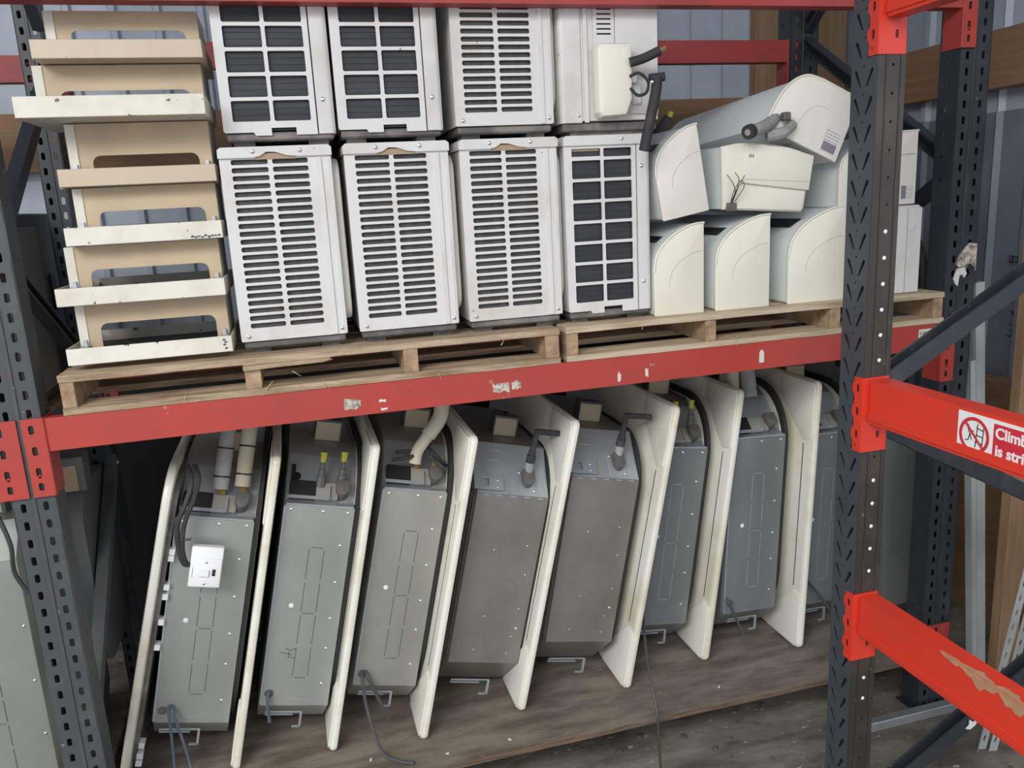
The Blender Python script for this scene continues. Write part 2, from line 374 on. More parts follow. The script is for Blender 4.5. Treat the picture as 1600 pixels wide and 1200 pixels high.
mb = xbeam('rack_beam', .022, 2.655, 0, 0, 'long scuffed red beam carrying the two wooden pallets', 'red')
upZ = .945
xbeam('rack_beam', .022, 2.655, 0, upZ+.083, 'red beam whose lower edge shows along the very top of the picture', 'red_dull', mc='red')
xbeam('rack_beam', .015, 2.64, .87, 1.018, 'dusty red back beam at upper level behind the units', 'red_dull', h=.082)
xbeam('rack_beam', .015, 2.64, .87, 0, 'red back beam under the rear of the two pallets', 'red_dull')
bL = thing('rack_beam', (0, 0, 0), 'red beam end and connector of the next bay at the far left edge', 'rack beam')
prism(B(), [(0, 0)]*0 + [(0, 0), (0, -.083), (.05, -.083), (.05, 0)], -2.75, -.125, 'x') if False else None
bm = B(); prism(bm, [(0, 0), (0, -.083), (.05, -.083), (.05, 0)], -2.75, -.098, 'x'); obj('beam', bm, 'red', bL)
connector(bL, -.100, -.033, .003, .198, 0, 'red', -1)
bLb = thing('rack_beam', (0, 0, 0), 'dusty red back beam ending at the left edge of the picture', 'rack beam')
bm = B(); prism(bm, [(.87, .98), (.87, .90), (.92, .90), (.92, .98)], -2.75, -.082, 'x'); obj('beam', bm, 'red_dull', bLb)
connector(bLb, -.10, -.045, .98, .09, .87, 'red_dull', -1)
# lower level of the long rack
lb = thing('rack_beam', (0, 0, 0), 'low red beam set back under the plywood shelf', 'rack beam')
bm = B(); prism(bm, [(.45, -1.219), (.45, -1.29), (.50, -1.29), (.50, -1.219)], .02, 2.66, 'x'); obj('beam', bm, 'red_dull', lb)
lc = thing('beam_connector', (0, 0, 0), 'small red connector on the dark right upright beside the low near beam', 'connector')
connector(lc, 2.665, 2.76, -1.08, .15, 0, 'red_dull', -1)

# stickers and scars on the main beam
def decal(parent, name, pts, y, m, d=.0012, label=None):
    bm = B(); prism(bm, pts, y, y-d, 'y'); return obj(name, bm, m, parent, label)
def jag(x0, x1, z0, z1, n=6):
    p = []
    for k in range(n+1): p.append((x0+(x1-x0)*k/n, z0+random.uniform(0, .3)*(z1-z0)))
    for k in range(n, -1, -1): p.append((x0+(x1-x0)*k/n, z1-random.uniform(0, .3)*(z1-z0)))
    return p
for a in ((.742, .786, -.066, -.032), (.835, .853, -.055, -.044), (.838, .856, -.077, -.068), (1.150, 1.198, -.066, -.033), (1.205, 1.232, -.062, -.033), (1.523, 1.533, -.074, -.040), (1.610, 1.619, -.070, -.040)):
    decal(mb, 'sticker_remnant', jag(*a), 0, 'peel' if a[1]-a[0] > .02 else 'paper')
decal(mb, 'sticker', [(1.985, -.063), (2.001, -.063), (2.001, -.033), (1.996, -.024), (1.989, -.024), (1.985, -.033)], 0, 'paper')
decal(mb, 'load_sticker', [(2.56, -.058), (2.655, -.058), (2.655, -.014), (2.56, -.014)], 0, 'paper')
text('load_lettering', 'S.W.L. 2000kg', .0155, Matrix.Translation((2.563, -.0016, -.032)) @ XZ, 'ink', mb)
text('load_lettering', 'per pair of beams', .008, Matrix.Translation((2.567, -.0016, -.046)) @ XZ, 'ink', mb)

# near rack (runs towards the camera on the right)
NX = 2.04; NY = -.4; NW = .079; ND = .092
np_ = thing('rack_upright', (NX, NY, FZ), 'near black upright with V shaped slots and white dots, right of centre', 'rack upright')
H = UZ-FZ
vs = []; z = .026
while z < H-.05:
    for s in (-1, 1):
        cx = -ND*.5+s*.020
        a, b = (cx+s*.009, z+.020), (cx-s*.009, z-.020)
        px = .0062
        vs.append([(a[0]-px, a[1]-.004), (a[0], a[1]+.003), (a[0]+px, a[1]-.004), (b[0]+px*.5, b[1]), (b[0]-px*.5, b[1])])
    vs.append(rr(-ND*.5-.003, z+.024, -ND*.5+.003, z+.030, .0029, 2))
    z += .0655
NH = H
obj('slotted_face', tall_plate('slotted_face', -ND, 0, NH, vs, .003, 'near_face', YZ, .0655*5), None, np_, 'dark face with V shaped slots')
obj('slot_backing', bx(.004, .005, .006, ND-.006, 0, H), 'black', np_)
me = plate('side_face', [(0, 0), (NW, 0), (NW, H), (0, H)], [rr(NW*.55-.004, z-.004, NW*.55+.004, z+.004, .0039, 2) for z in [.03+.0655*k+.02 for k in range(int((H-.1)/.0655))]], .003, 'dark_brown')
obj('side_face', me, None, np_, 'brown black face with a row of round holes')
obj('side_rib', box(bx(.022, .027, -.0035, -.001, 0, H), NW-.016, NW-.011, -.0035, -.001, 0, H), 'dark_brown', np_)
obj('far_face', bx(NW-.003, NW, .002, ND, 0, H), 'dark_paint', np_)
for k in range(int((H-.1)/.0655)):
    z = .05+.0655*k; wz = z+FZ
    if wz > .34 or -.30 < wz < -.03 or -.90 < wz < -.64 or wz < -1.0: continue
    disc_o = obj('white_dot', disc(B(), (0, 0, 0), .0052, -.002, n=10) if k == 0 or 'RV' not in globals() else RV, 'white_plastic', np_); RV = disc_o.data  # white discs laid over the round holes
    disc_o.location = (NW*.55, -.0015, z)
obj('foot_plate', bx(-.02, NW+.02, -.02, ND+.02, 0, .006), 'dark_paint', np_)
np2 = upright('rack_upright', NX, NX+NW, -3.2, -3.12, FZ, UZ, 'black upright at the camera end of the near rack, out of view', 'dark_paint')
np3 = upright('rack_upright', 2.96, 3.04, -.44, -.36, FZ, UZ, 'black rear upright of the near rack, beyond the right edge', 'dark_paint')
def ybeam(ztop, label, h=.115, dust=False):
    t = thing('rack_beam', (0, 0, 0), label, 'rack beam')
    x = NX+.012; y1 = NY-.012; y0 = -3.13
    bm = B(); prism(bm, [(x, ztop), (x, ztop-h), (x+.055, ztop-h), (x+.055, ztop)], y1, y0, 'y', bev=0); 
    obj('beam', bm, 'red_bright', t)
    obj('beam_lip', bx(x-.004, x, y0, y1, ztop-h+.008, ztop-h+.030, bev=.001), 'red_bright', t)
    # hooked connector on the V-slot face, with scalloped far edge
    hc = .20; out = [(-.0, 0), (0, hc), ]
    pts = [(.004, 0), (.004, hc), (-.026, hc)]
    for k in range(3):
        zc = hc-.03-k*.062
        pts += [(-.026, zc+.02), (-.034, zc+.010), (-.034, zc-.008), (-.026, zc-.018)]
    pts += [(-.028, 0)]
    hs = [rr(-.020, hc-.04-k*.062, -.009, hc-.018-k*.062, .004, 2) for k in range(3)] + [rr(-.02, .012, -.013, .02, .003, 2)]
    me = plate('beam_connector', pts, hs, .004, 'red_bright', YZ)
    o = obj('beam_connector', me, None, t); o.location = (NX-.003, NY, ztop+.004-hc)
    obj('slot_backing', bx(NX-.002, NX-.0015, NY+.006, NY+.024, ztop-hc+.01, ztop), 'black', t)
    hs = [rr(.045, .035, .055, .055, .0049, 3)]
    me = plate('connector_flange', [(0, 0), (NW-.002, 0), (NW-.002, hc), (0, hc)], hs, .004, 'red_bright')
    o = obj('connector_flange', me, None, t); o.location = (NX-.003, NY-.003, ztop+.004-hc)
    return t
yb1 = ybeam(-.042, 'bright red near beam with the climbing warning sign')
yb2 = ybeam(-.652, 'lower bright red near beam with a dusty tan patch, bottom right')
yb0 = ybeam(.945, 'red near beam whose connector shows at the top of the near upright')
# dust patch on top of the lower beam
bm = B(); pts = []
for k in range(31):
    y = -.70-.012*k; pts.append((NX+.0125+.001*random.random(), y))
for k in range(30, -1, -1):
    y = -.70-.012*k; pts.append((NX+.014+(.012+.006*math.sin(k*.9)+.004*math.sin(k*2.3))*min(1, k/10), y))
prism(bm, pts, -.652, -.6505, 'z'); obj('dust_patch', bm, 'dust', yb2, 'tan dried mud along the beam')
bm = B(); pts = []
for k in range(31): pts.append((-.70-.012*k, -.6525))
for k in range(30, -1, -1): pts.append((-.70-.012*k, -.655-(.018+.009*math.sin(k*.8)+.006*math.sin(k*2.1))*min(1, k/9)))
prism(bm, pts, NX+.012, NX+.0108, 'x'); obj('dust_patch', bm, 'dust', yb2)
# sign
sg = thing('warning_sign', (0, 0, 0), 'white and red climbing warning sign stuck on the near red beam', 'sign')
sx = NX+.0115
z0, z1 = -.146, -.050
obj('backing', bx(sx-.0012, sx, -1.30, -.705, z0, z1), 'sign_white', sg)
obj('red_panel', bx(sx-.0018, sx-.0012, -1.29, -.802, z0+.008, z1-.008), 'sign_red', sg)
cy, cz = -.752, (z0+z1)/2
def ringpts(r, n=28): return [(r*math.cos(2*PI*k/n), r*math.sin(2*PI*k/n)) for k in range(n)]
TS = Matrix.Translation((sx-.0018, cy, cz)) @ YZ
def signmesh(name, outer, holes, m, dx=0):
    me = plate(name, outer, holes, .0006, m, Matrix.Translation((-dx, 0, 0)) @ TS); return obj(name, me, None, sg)
signmesh('prohibition_ring', ringpts(.041), [ringpts(.0335)], 'sign_red', .0006)
c, s = .033, .0028
signmesh('prohibition_bar', [(-.0255, .0215), (-.0215, .0255), (.0255, -.0215), (.0215, -.0255)], [], 'sign_red', .0006)
bm = B()
def sline(a, b, wd=.0022):
    a = Vector(a); b = Vector(b); d = (b-a).normalized()*wd/2; n_ = Vector((-d.y, d.x))
    prism(bm, [tuple(a+n_), tuple(b+n_), tuple(b-n_), tuple(a-n_)], 0, .0005, 'z')
for a, b in (((.004, -.026), (.008, .028)), ((.022, -.022), (.024, .024)), ((.005, .018), (.023, .015)), ((.004, .002), (.023, .000)), ((.003, -.014), (.022, -.015)), ((-.018, .014), (-.012, .000)), ((-.012, .0), (-.004, .004)), ((-.012, .006), (-.002, .010)), ((-.012, 0), (-.016, -.014)), ((-.012, 0), (-.006, -.012)), ((-.016, -.014), (-.024, -.016))): sline(a, b)
prism(bm, [(-.019+.0035*math.cos(k), .019+.0035*math.sin(k)) for k in [2*PI*i/10 for i in range(10)]], 0, .0005, 'z')
bmesh.ops.transform(bm, matrix=TS, verts=bm.verts)
obj('climber_pictogram', bm, 'ink', sg)
text('sign_lettering', 'Climbing', .033, Matrix.Translation((sx-.0021, -.807, -.088)) @ YZ, 'sign_white', sg, bold=.0008)
text('sign_lettering', 'is strictly', .033, Matrix.Translation((sx-.0021, -.809, -.126)) @ YZ, 'sign_white', sg, bold=.0008)
# near frame braces
brace((2.12, -.37, -.06), (2.96, -.37, .40), .045, .052, 'dark_paint', 'black diagonal brace rising right from the near upright above the sign')
brace((2.10, -.37, -1.385), (2.96, -.37, -.87), .045, .045, 'dark_paint', 'black diagonal brace at the bottom right above the ground, with white paint')
brace((2.12, -.37, -.18), (2.96, -.37, -.62), .045, .052, 'dark_paint', 'black diagonal brace falling right just under the sign beam')
bm = B(); prism(bm, [(0, 0), (.02, .012), (.028, .03), (.012, .022), (-.004, .034), (-.004, .016), (-.016, .006)], 0, -.003, 'y')
o = obj('paint_splash', bm, 'white_plastic'); tag(o, 'white paint splash on the bottom right brace', 'paint splash'); o.location = (2.475, -.397, -1.175)

# ---------------------------------------------------------------- pallets
def pallet(x0, x1, y0, D, zb, H, strx, label, group, m):
    t = thing('pallet', (x0, y0, zb), label, 'pallet', group)
    W = x1-x0; bt = .017
    def board(y, wd, z, name, mat_=m, j=True):
        bm = B(); n = 14
        top = []; 
        zs = [random.uniform(-.0018, .0018) for _ in range(n+1)]
        ys = [random.uniform(-.0025, .0025) for _ in range(n+1)]
        rings = []
        for i in range(n+1):
            x = W*i/n
            rings.append([bm.verts.new(p) for p in ((x, y+ys[i], z), (x, y+wd, z), (x, y+wd, z+bt), (x, y+ys[i]+zs[i], z+bt))])
        for a, b in zip(rings, rings[1:]):
            for k in range(4): bm.faces.new((a[k], b[k], b[(k+1) % 4], a[(k+1) % 4]))
        bm.faces.new(rings[0]); bm.faces.new(rings[-1][::-1])
        bmesh.ops.recalc_face_normals(bm, faces=bm.faces)
        obj(name, bm, mat_, t)
    nb = 6; wd = .115
    for k in range(nb): board((D-wd)*k/(nb-1), wd, H-bt, 'deck_board')
    for k in range(4): board((D-.10)*k/3, .10, 0, 'bottom_board')
    for x in strx:
        bm = bx(x[0]-x0, x[1]-x0, .003, D-.003, bt, H-bt, bev=.0015)
        obj('stringer', bm, 'wood_end', t)
    return t
pallet(.072, 1.352, 0.001, .84, .001, .099, ((.073, .105), (.502, .542), (.911, .950), (1.31, 1.351)), 'weathered wooden pallet under the tray stack and the slatted units, on the left', 'wooden pallets on the red beam', 'wood')
pallet(1.372, 2.652, 0.001, .84, .001, .099, ((1.373, 1.408), (1.808, 1.842), (2.234, 2.270), (2.616, 2.651)), 'paler wooden pallet under the cream indoor units, on the right', 'wooden pallets on the red beam', 'wood_pale')
bm = B(); prism(bm, [(0, 0), (.20, .004), (.225, .008), (.215, .011), (.22, .014), (.12, .014), (0, .012)], 0, .03, 'y')
sp = obj('wood_splinter', bm, 'wood'); tag(sp, 'broken strip of board hanging under the left pallet deck', 'splinter'); sp.location = (.50, -.008, .069)
for k, (x, z, L, a) in enumerate(((.55, .014, .03, 50), (.70, .005, .02, 110), (1.18, .07, .02, 60), (.62, .056, .025, -35), (1.0, .012, .02, -70), (.35, .008, .02, 70), (1.60, .075, .015, 80), (1.9, .01, .02, 75))):
    bm = B(); tube(bm, [(0, 0, 0), (L*math.cos(math.radians(a)), -.006, L*math.sin(math.radians(a)))], [.0014, .0005], 5)
    o = obj('wood_sliver', bm, 'wood_pale'); o.location = (x, -.003, z); tag(o, 'thin pale wood sliver ' + ('on the left pallet beside its second stringer', 'over the lower board of the left pallet, middle', 'near the right end of the left pallet', 'under the broken strip of the left pallet', 'at the lower edge of the left pallet, right of its middle', 'on the lower board of the left pallet, nearest its left end', 'under the top deck of the right pallet, left part', 'on the lower board of the right pallet')[k], 'splinter', 'wood slivers on the pallets')

# ---------------------------------------------------------------- plywood shelf
pl = thing('plywood_shelf', (0, 0, 0), 'worn stained plywood shelf under the cassette units', 'shelf')
bm = B(); n = 40; pts = [(.026+2.62*k/n, -.002+random.uniform(-.0014, .001)) for k in range(n+1)] + [(2.646, .84), (.026, .84)]
prism(bm, pts, -1.218, -1.2, 'z'); obj('board', bm, 'ply', pl)
bm = B(); prism(bm, [(x, y-.0015) for x, y in pts[:n+1]] + [(x, y+.002) for x, y in pts[:n+1]][::-1], -1.2175, -1.2015, 'z'); obj('board_edge', bm, 'ply_edge', pl)
for x in (.3, 1.3, 2.4): obj('bearer', bx(x, x+.07, .38, .44, FZ, -1.219), 'timber', pl)

# ---------------------------------------------------------------- outdoor units (stood end-on to us)
W, Hh, D = .272, .486, .72
def slat_plate(W=W):
    hs = []; p = (.430-.020)/21.0*1.0
    for k in range(22):
        z = .034+.0195*k
        for a, b in ((.10, .425), (.465, .785)): hs.append(rr(a*W, z, b*W, z+.0125, .0045, 3))
    return plate('louvre_panel', rr(0, 0, W, Hh-.026, .004, 2), hs, .004, 'white_metal')
def grid_plate(W=W, full=False):
    hs = []
    for k in range(8):
        z = .026+.0575*k
        h = .049 if k < 7 else .023
        for c, (a, b) in enumerate(((.09, .42), (.455, .78))):
            if k == 7 and c == 0: hs.append(rr(a*W, z+.002, b*W, z+.023, .002, 2)); continue
            hs.append(rr(a*W, z, b*W, z+h, .004, 3))
    out = [(0, .004), (.005, 0), (.26*W, 0), (.28*W, -.008), (.42*W, -.008), (.42*W, .010), (.64*W, .010), (.64*W, -.008), (.83*W, -.008), (.83*W, Hh-.022), (0, Hh-.022)]
    return plate('grid_panel', out, hs, .004, 'white_metal')
SLAT = slat_plate(); GRID = grid_plate()
def lid(W, dip):
    zt = Hh; zb = Hh-.026
    bm = B(); pts = [(-.002, zb), (-.002, zt-.006), (.006, zt), (W-.006, zt), (W+.002, zt-.006), (W+.002, zb)]
    if dip:
        pts += [(W*.70, zb), (W*.60, zb+.003), (W*.50, zb+.012), (W*.42, zb+.013), (W*.36, zb+.003), (W*.30, zb)]
    prism(bm, pts, -.007, D, 'y'); return bm
LIDM = [None, None]
def outdoor(kind, x, z, label, group, first={}, W=W, y=.05):
    t = thing('outdoor_unit', (x, y, z), label, 'air conditioner', group)
    def put(name, fn, m=None, lab=None, loc=None):
        key = (kind, name, len([c for c in t.children if c.name.split('.')[0] == name]))
        if key not in first:
            r = fn(); first[key] = r if not isinstance(r, bmesh.types.BMesh) else None
            o = obj(name, r, m, t, lab); first[key] = o.data
        else: o = obj(name, first[key], m, t, lab)
        if loc: o.location = loc
        return o
    def casing():
        bm = box(B(), .0025, W-.0025, .05, D-.005, .001, Hh-.028)
        box(bm, .0025, .006, .004, .05, .001, Hh-.028); box(bm, W-.006, W-.0025, .004, .05, .001, Hh-.028); return bm
    put('casing', casing, 'white_metal')
    def coil():
        bm = bx(.010, W*.82, .010, .045, .004, Hh-.03)
        for k in range(30 if kind == 'grid' else 0): box(bm, .012, W*.82-.002, .0085, .010, .012+.0148*k, .014+.0148*k)
        return bm
    put('coil', coil, 'coil' if kind == 'grid' else 'coil_grey')
    put('lid', lambda: lid(W, kind == 'slat'), 'white_metal')
    if kind == 'slat':
        o = put('louvre_panel', lambda: SLAT); o.location = (0, .002, 0)
        put('front_casing', lambda: prism(prism(B(), [(W*.86, .0), (W*.87, -.004), (W*.905, -.004), (W*.915, 0)], .002, Hh-.03, 'z'), [(W*.965, .0), (W*.97, -.003), (W-.001, -.002), (W+.001, .03), (W-.002, .03)], .002, Hh-.03, 'z'), 'white_metal')
        put('handle_recess', lambda: bx(W*.32, W*.68, -.0015, .0, Hh-.031, Hh-.016), 'tan', 'tan strip under the lid dip')
        put('fan_grille', lambda: prism(B(), rr(.03, .03, .58, Hh-.03, .05, 6), W, W+.020, 'x', bev=.008), 'plastic_pink', 'cream rounded fan guard')
        for q in ((.04*W+.008, -.002, .014), (W-.014, -.002, .016)): screw(t, q, s=.8)
        for q in ((.30*W, -.008, Hh-.011), (.72*W, -.008, Hh-.011)): screw(t, q, s=.8)
    else:
        o = put('grid_panel', lambda: GRID); o.location = (0, .002, 0)
        def fc():
            pts = [(W*.842, -.001)]; r = .014
            for k in range(6):
                a = -PI/2+PI/2*k/5; pts.append((W-r+r*math.cos(a), r-.001+r*math.sin(a)))
            pts += [(W, .05), (W*.842, .05)]
            return prism(B(), pts, -.007, Hh-.024, 'z')
        put('front_casing', fc, 'white_metal')
        put('handle_recess', lambda: prism(B(), rr(.10*W, .445, .41*W, .462, .003), .006, .009, 'y'), 'tan', 'tan recessed grip')
        screw(t, (W*.90, -.002, .075), s=.9); screw(t, (W*.89, -.002, .40), s=.9); screw(t, (W*.66, -.008, Hh-.011), s=.7)
    def pan():
        bm = bx(.006, W-.006, .006, D-.01, -.020, -.0005, bev=.004)
        for y in (.03, D-.10):
            box(bm, .02, .07, y, y+.06, -.034, -.020); box(bm, W-.07, W-.02, y, y+.06, -.034, -.020)
        return bm
    put('base_pan', pan, 'pan')
    return t
bz = .134; GB = 'outdoor units stood on end on the pallets'
outdoor('slat', .502, bz, 'slatted white outdoor unit in the lower row, leftmost, next to the tray stack', GB)
outdoor('slat', .806, bz, 'slatted white outdoor unit in the lower row, second from the left', GB)
outdoor('slat', 1.108, bz, 'slatted white outdoor unit in the lower row, beside the gridded one', GB)
u4_ = outdoor('grid', 1.400, bz, 'lower row outdoor unit with dark square cells, beside the cream indoor units', GB)
u4_.scale.x = .945
tz = bz+.486+.034
outdoor('grid', .522, tz, 'upper row outdoor unit with dark square cells, leftmost, next to the tray stack', GB)
outdoor('grid', .800, tz, 'upper row outdoor unit with dark square cells, second from the left', GB)
outdoor('slat', 1.104, tz, 'upper row slatted outdoor unit, third from the left', GB)
# pipe-end unit, upper row right
t4 = thing('outdoor_unit', (1.398, .05, tz), 'upper row outdoor unit with a smooth valve cover and cut black pipes', 'air conditioner', GB)
W4 = .288
bm = B(); pts = [(0, .7), (0, .02)] + [(.014-.014*math.cos(a), .014-.014*math.sin(a)) for a in [PI/2*k/5 for k in range(6)]] + [(.060, 0), (.060, .7)]
prism(bm, pts, 0, .47, 'z'); obj('front_casing', bm, 'white_metal', t4)
obj('casing', bx(.062, W4, .004, .70, .004, .47, bev=.002), 'white_metal', t4)
vh = [rr(.108, .226+.0125*k, .150, .2305+.0125*k, .0018, 2) for k in range(7)] + [rr(.106, .318, .15, .35, .012, 3)]
o = obj('vent_panel', plate('vent_panel', rr(.098, .02, .158, .46, .003), vh, .003, 'white_metal'), None, t4); o.location = (0, .001, 0)
obj('vent_backing', bx(.10, .156, .0035, .0039, .2, .36), 'black', t4)
obj('side_panel', bx(.162, W4-.002, -.002, .004, .02, .46, bev=.001), 'white_metal', t4)
obj('rail', bx(.068, .080, -.003, .004, .0, .47, bev=.001), 'white_metal', t4)
bm = B(); prism(bm, [(.090, .022), (.088, .185), (.096, .198), (.184, .198), (.191, .188), (.191, .055), (.172, .012), (.10, .008)], -.052, .002, 'y', bev=.014)
obj('valve_cover', bm, 'plastic', t4, 'smooth cream valve cover')
obj('lid', bx(-.002, W4+.002, -.006, .7, .468, .486, bev=.003), 'white_metal', t4)
obj('base_pan', box(bx(.006, W4-.006, .006, .69, -.022, 0, bev=.003), .03, W4-.03, .02, .68, -.034, -.022), 'pan', t4)
obj('terminal', box(bx(.205, .232, -.012, 0, .045, .095, bev=.003), .2, .215, -.018, 0, .10, .118), 'white_plastic', t4)
for q in ((.05, -.001, .02), (.25, -.004, .03)): screw(t4, q, s=.7)
tt = [('insulated_pipe', [(1.578, -.005, .800), (1.612, -.012, .808), (1.655, -.03, .826)], .0125, 'upper cut black insulated pipe stub beside the valve cover'),
      ('insulated_pipe', [(1.648, -.022, .757), (1.640, -.03, .720), (1.622, -.032, .65), (1.603, -.03, .57)], .0145, 'long black insulated pipe hanging down over the gridded unit')]
for nme, c, r, lab in tt:
    th = thing(nme, (0, 0, 0), lab, 'pipe')
    obj('sleeve', tube(B(), curve_pts(c, 5), r, 12), 'rubber', th)
    if c[0][2] > .79: obj('pipe_end', tube(B(), [(1.655, -.03, .826), (1.668, -.035, .8305)], .006, 8), 'brass', th)
    else:
        obj('sleeve_top', tube(B(), [(1.628, -.018, .757), (1.668, -.025, .760)], .012, 10), 'rubber', th)
        screw(th, (1.625, -.040, .745), s=.8, name='clip')
o = obj('cable_loop', tube(B(), curve_pts([(1.578, .0, .765), (1.60, -.01, .772), (1.622, -.02, .75), (1.618, -.02, .722), (1.596, -.012, .715), (1.58, 0, .735)], 6), .0045, 6), 'rubber')
tag(o, 'black cable loop between valve cover and hanging pipe', 'cable')

# ---------------------------------------------------------------- stack of white steel trays
trays = [(.094, .480, .117, .158, .030, 'tray_white', 'bottom white steel tray of the stack, chipped at its right end'),
         (.092, .480, .262, .305, .030, 'tray_white', 'second white steel tray from the bottom of the stack'),
         (.132, .490, .404, .447, .040, 'tray_white', 'third steel tray from the bottom, with rust chips on its lower right edge'),
         (.138, .492, .542, .583, .045, 'tray_cream', 'beige steel tray just below the brightest tray of the stack'),
         (.090, .492, .692, .738, -.03, 'tray_white', 'brightest white steel tray, pushed forward out of the stack'),
         (.132, .498, .825, .866, .020, 'tray_cream', 'topmost beige steel tray of the stack')]
tops = [.262, .404, .542, .692, .825, .945]
for (x0, x1, z0, z1, y0, mm, lab), zt, frc in zip(trays, tops, (.48, .38, .37, .29, .30, .42)):
    t = thing('steel_tray', (x0, y0, z0), lab, 'tray', 'steel trays stacked left of the outdoor units')
    w_ = x1-x0; h = z1-z0; dp = .34; yr = .095-y0
    bm = B()
    box(bm, 0, w_, 0, .003, .0, h, bev=.0012)
    box(bm, 0, .003, .003, dp, 0, h); box(bm, w_-.003, w_, .003, dp, 0, h); box(bm, .003, w_-.003, dp-.003, dp, 0, h); box(bm, .003, w_-.003, .003, dp-.003, 0, .003)
    obj('tray_pan', bm, mm, t)
    H2 = zt-z1+h-.003; a, b = .022, w_-.008
    cz_ = h*.35
    top_ = h+(zt-z1)*frc; lx, rx = a+.050, b-.030
    out = [(a, .004), (a, H2), (b, H2), (b, .004), (rx, .004)]
    for k in range(5):
        an = PI/2*k/4; out.append((rx-.018+.018*math.cos(an), top_-.018+.018*math.sin(an)))
    for k in range(5):
        an = PI/2+PI/2*k/4; out.append((lx+.018+.018*math.cos(an), top_-.018+.018*math.sin(an)))
    out += [(lx, .004)]
    me = plate('riser_panel', out, [], .002, 'yellowish'); o = obj('riser_panel', me, None, t, 'yellowed upright panel with a cut-out'); o.location = (0, yr, 0)
    obj('riser_flange', bx(a-.001, a+.020, yr-.004, yr-.0015, .004, H2-.001), 'tray_white', t)
    obj('riser_side', box(box(bx(a, a+.002, yr, yr+.22, .004, H2), b-.002, b, yr, yr+.22, .004, H2), a, b, yr, yr+.03, H2-.002, H2), 'tray_white', t)
    for sx_ in (a+.012, b-.012): obj('corner_clip', box(bx(sx_-.010, sx_+.010, yr-.03, yr-.002, h-.006, h-.001, bev=.001), sx_-.004, sx_+.004, yr-.012, yr-.004, h-.004, h+.012), 'galv_light', t)
    if z0 < .3: obj('tray_shade', bx(.006, w_-.006, .006, dp-.006, .004, .012), 'black', t)  # black sheet on the tray floor paints in the shade inside
    if '2' in lab or 'third' in lab or 'bottom white' in lab:
        n_ = 9 if 'third' in lab else 4
        for k in range(n_):
            cx = w_*(.80+.022*k) if 'third' in lab else w_*(.95+.01*(k % 2)); cz2 = .004 if 'third' in lab else .018-.007*k+.012
            bm = B(); prism(bm, blob(cx, max(.004, cz2+random.uniform(0, .004)), .005, .0035), -.0006, .0001, 'y'); obj('rust_chip', bm, 'pan', t)

# ---------------------------------------------------------------- cream indoor units on the right pallet
def dprofile(w_, h, sx=1, k=1.0):
    # flat back on the right, flat bottom, bulging curved front on the left, rounding over to the top right
    P = [(w_, 0), (0.004, 0), (0, .006), (0, h*.50)]
    c = [(0, h*.50), (w_*.045, h*.66), (w_*.20, h*.80), (w_*.45, h*.91), (w_*.75, h*.985), (w_, h)]
    P += [tuple(q)[:2] for q in [(v.x, v.y) for v in curve_pts([(a, b, 0) for a, b in c], 4)]][1:]
    if sx < 0: P = [(w_-x, z) for x, z in P][::-1]
    return P
def scalep(P, c, s): return [(c[0]+(x-c[0])*s, c[1]+(z-c[1])*s) for x, z in P]
def indoor(loc, w_, h, L, label, rot=(0, 0, 0), sx=1, m='plastic', mbody='plastic_cool', slot=True, lab=False, glabel=True):
    t = thing('indoor_unit', loc, label, 'air conditioner', 'cream indoor units piled on the right pallet', rot)
    P = dprofile(w_, h, sx)
    obj('end_cap', prism(B(), P, 0, .014, 'y', bev=.004), m, t)
    Q = scalep(P, (w_*.5, h*.45), .975)
    obj('body', prism(B(), Q, .014, L, 'y'), mbody, t)
    # moulded arc line on the cap
    arc = [q for q in P if (q[1] > h*.1)]
    ln = scalep([q for q in dprofile(w_, h, sx) if q[1] > h*.3], (w_ if sx > 0 else 0, h*-.02), .70)
    obj('moulded_line', tube(B(), [(x, -.0001, z) for x, z in ln if 0.01 < x < w_-.003], .0007, 5), 'panel_line', t)
    rim = [q for q in P if q[1] >= h*.05]; 
    obj('cap_rim', tube(B(), [(x, .001, z) for x, z in (P[3:] if sx > 0 else P[:-3])], .0035, 6), m, t)
    if slot:
        X = .30*w_ if sx > 0 else .70*w_
        pz = [q for q in Q if abs(q[0]-X) < .03*w_ or True]
        bm = B()
        a0, a1 = (.20, .40)
        # dark louvre slot let into the curved front
        obj('air_slot', box(B(), 0, .05, 0, L-.10, 0, .004, T=Matrix.Translation((w_*.20 if sx > 0 else w_*.55, .06, h*.805)) @ Matrix.Rotation(-math.radians(24)*sx, 4, 'Y')), 'black', t)
    return t
PZ = .1
def stickr(parent, x, z, w_, h, lines, rot=0, y=-.0006):
    T = Matrix.Translation((x, y, z)) @ Matrix.Rotation(rot, 4, 'Y')
    obj('rating_label', box(B(), 0, w_, -.0004, .0004, 0, h, T=T), 'paper', parent)
    bm = B(); box(bm, w_*.05, w_*.4, -.0008, -.0004, h*.1, h*.9, T=T)
    obj('label_block', bm, 'ink_grey', parent)
    bm = B()
    for k in range(lines):
        xx = w_*.45+(w_*.5)*k/lines
        z0_ = h*.1
        while z0_ < h*.85:
            d = random.uniform(.05, .25)*h; box(bm, xx, xx+w_*.025, -.0008, -.0004, z0_, min(h*.92, z0_+d), T=T); z0_ += d+h*.05
    obj('label_print', bm, 'ink_grey', parent)
indoor((1.662, .04, PZ), .160, .265, .74, 'cream indoor unit end in the bottom row, touching the gridded outdoor unit')
indoor((1.860, .04, PZ), .182, .277, .74, 'cream indoor unit end in the bottom row, second from the gridded unit')
indoor((2.106, .04, PZ), .200, .287, .74, 'cream indoor unit end in the bottom row, just left of the near upright')
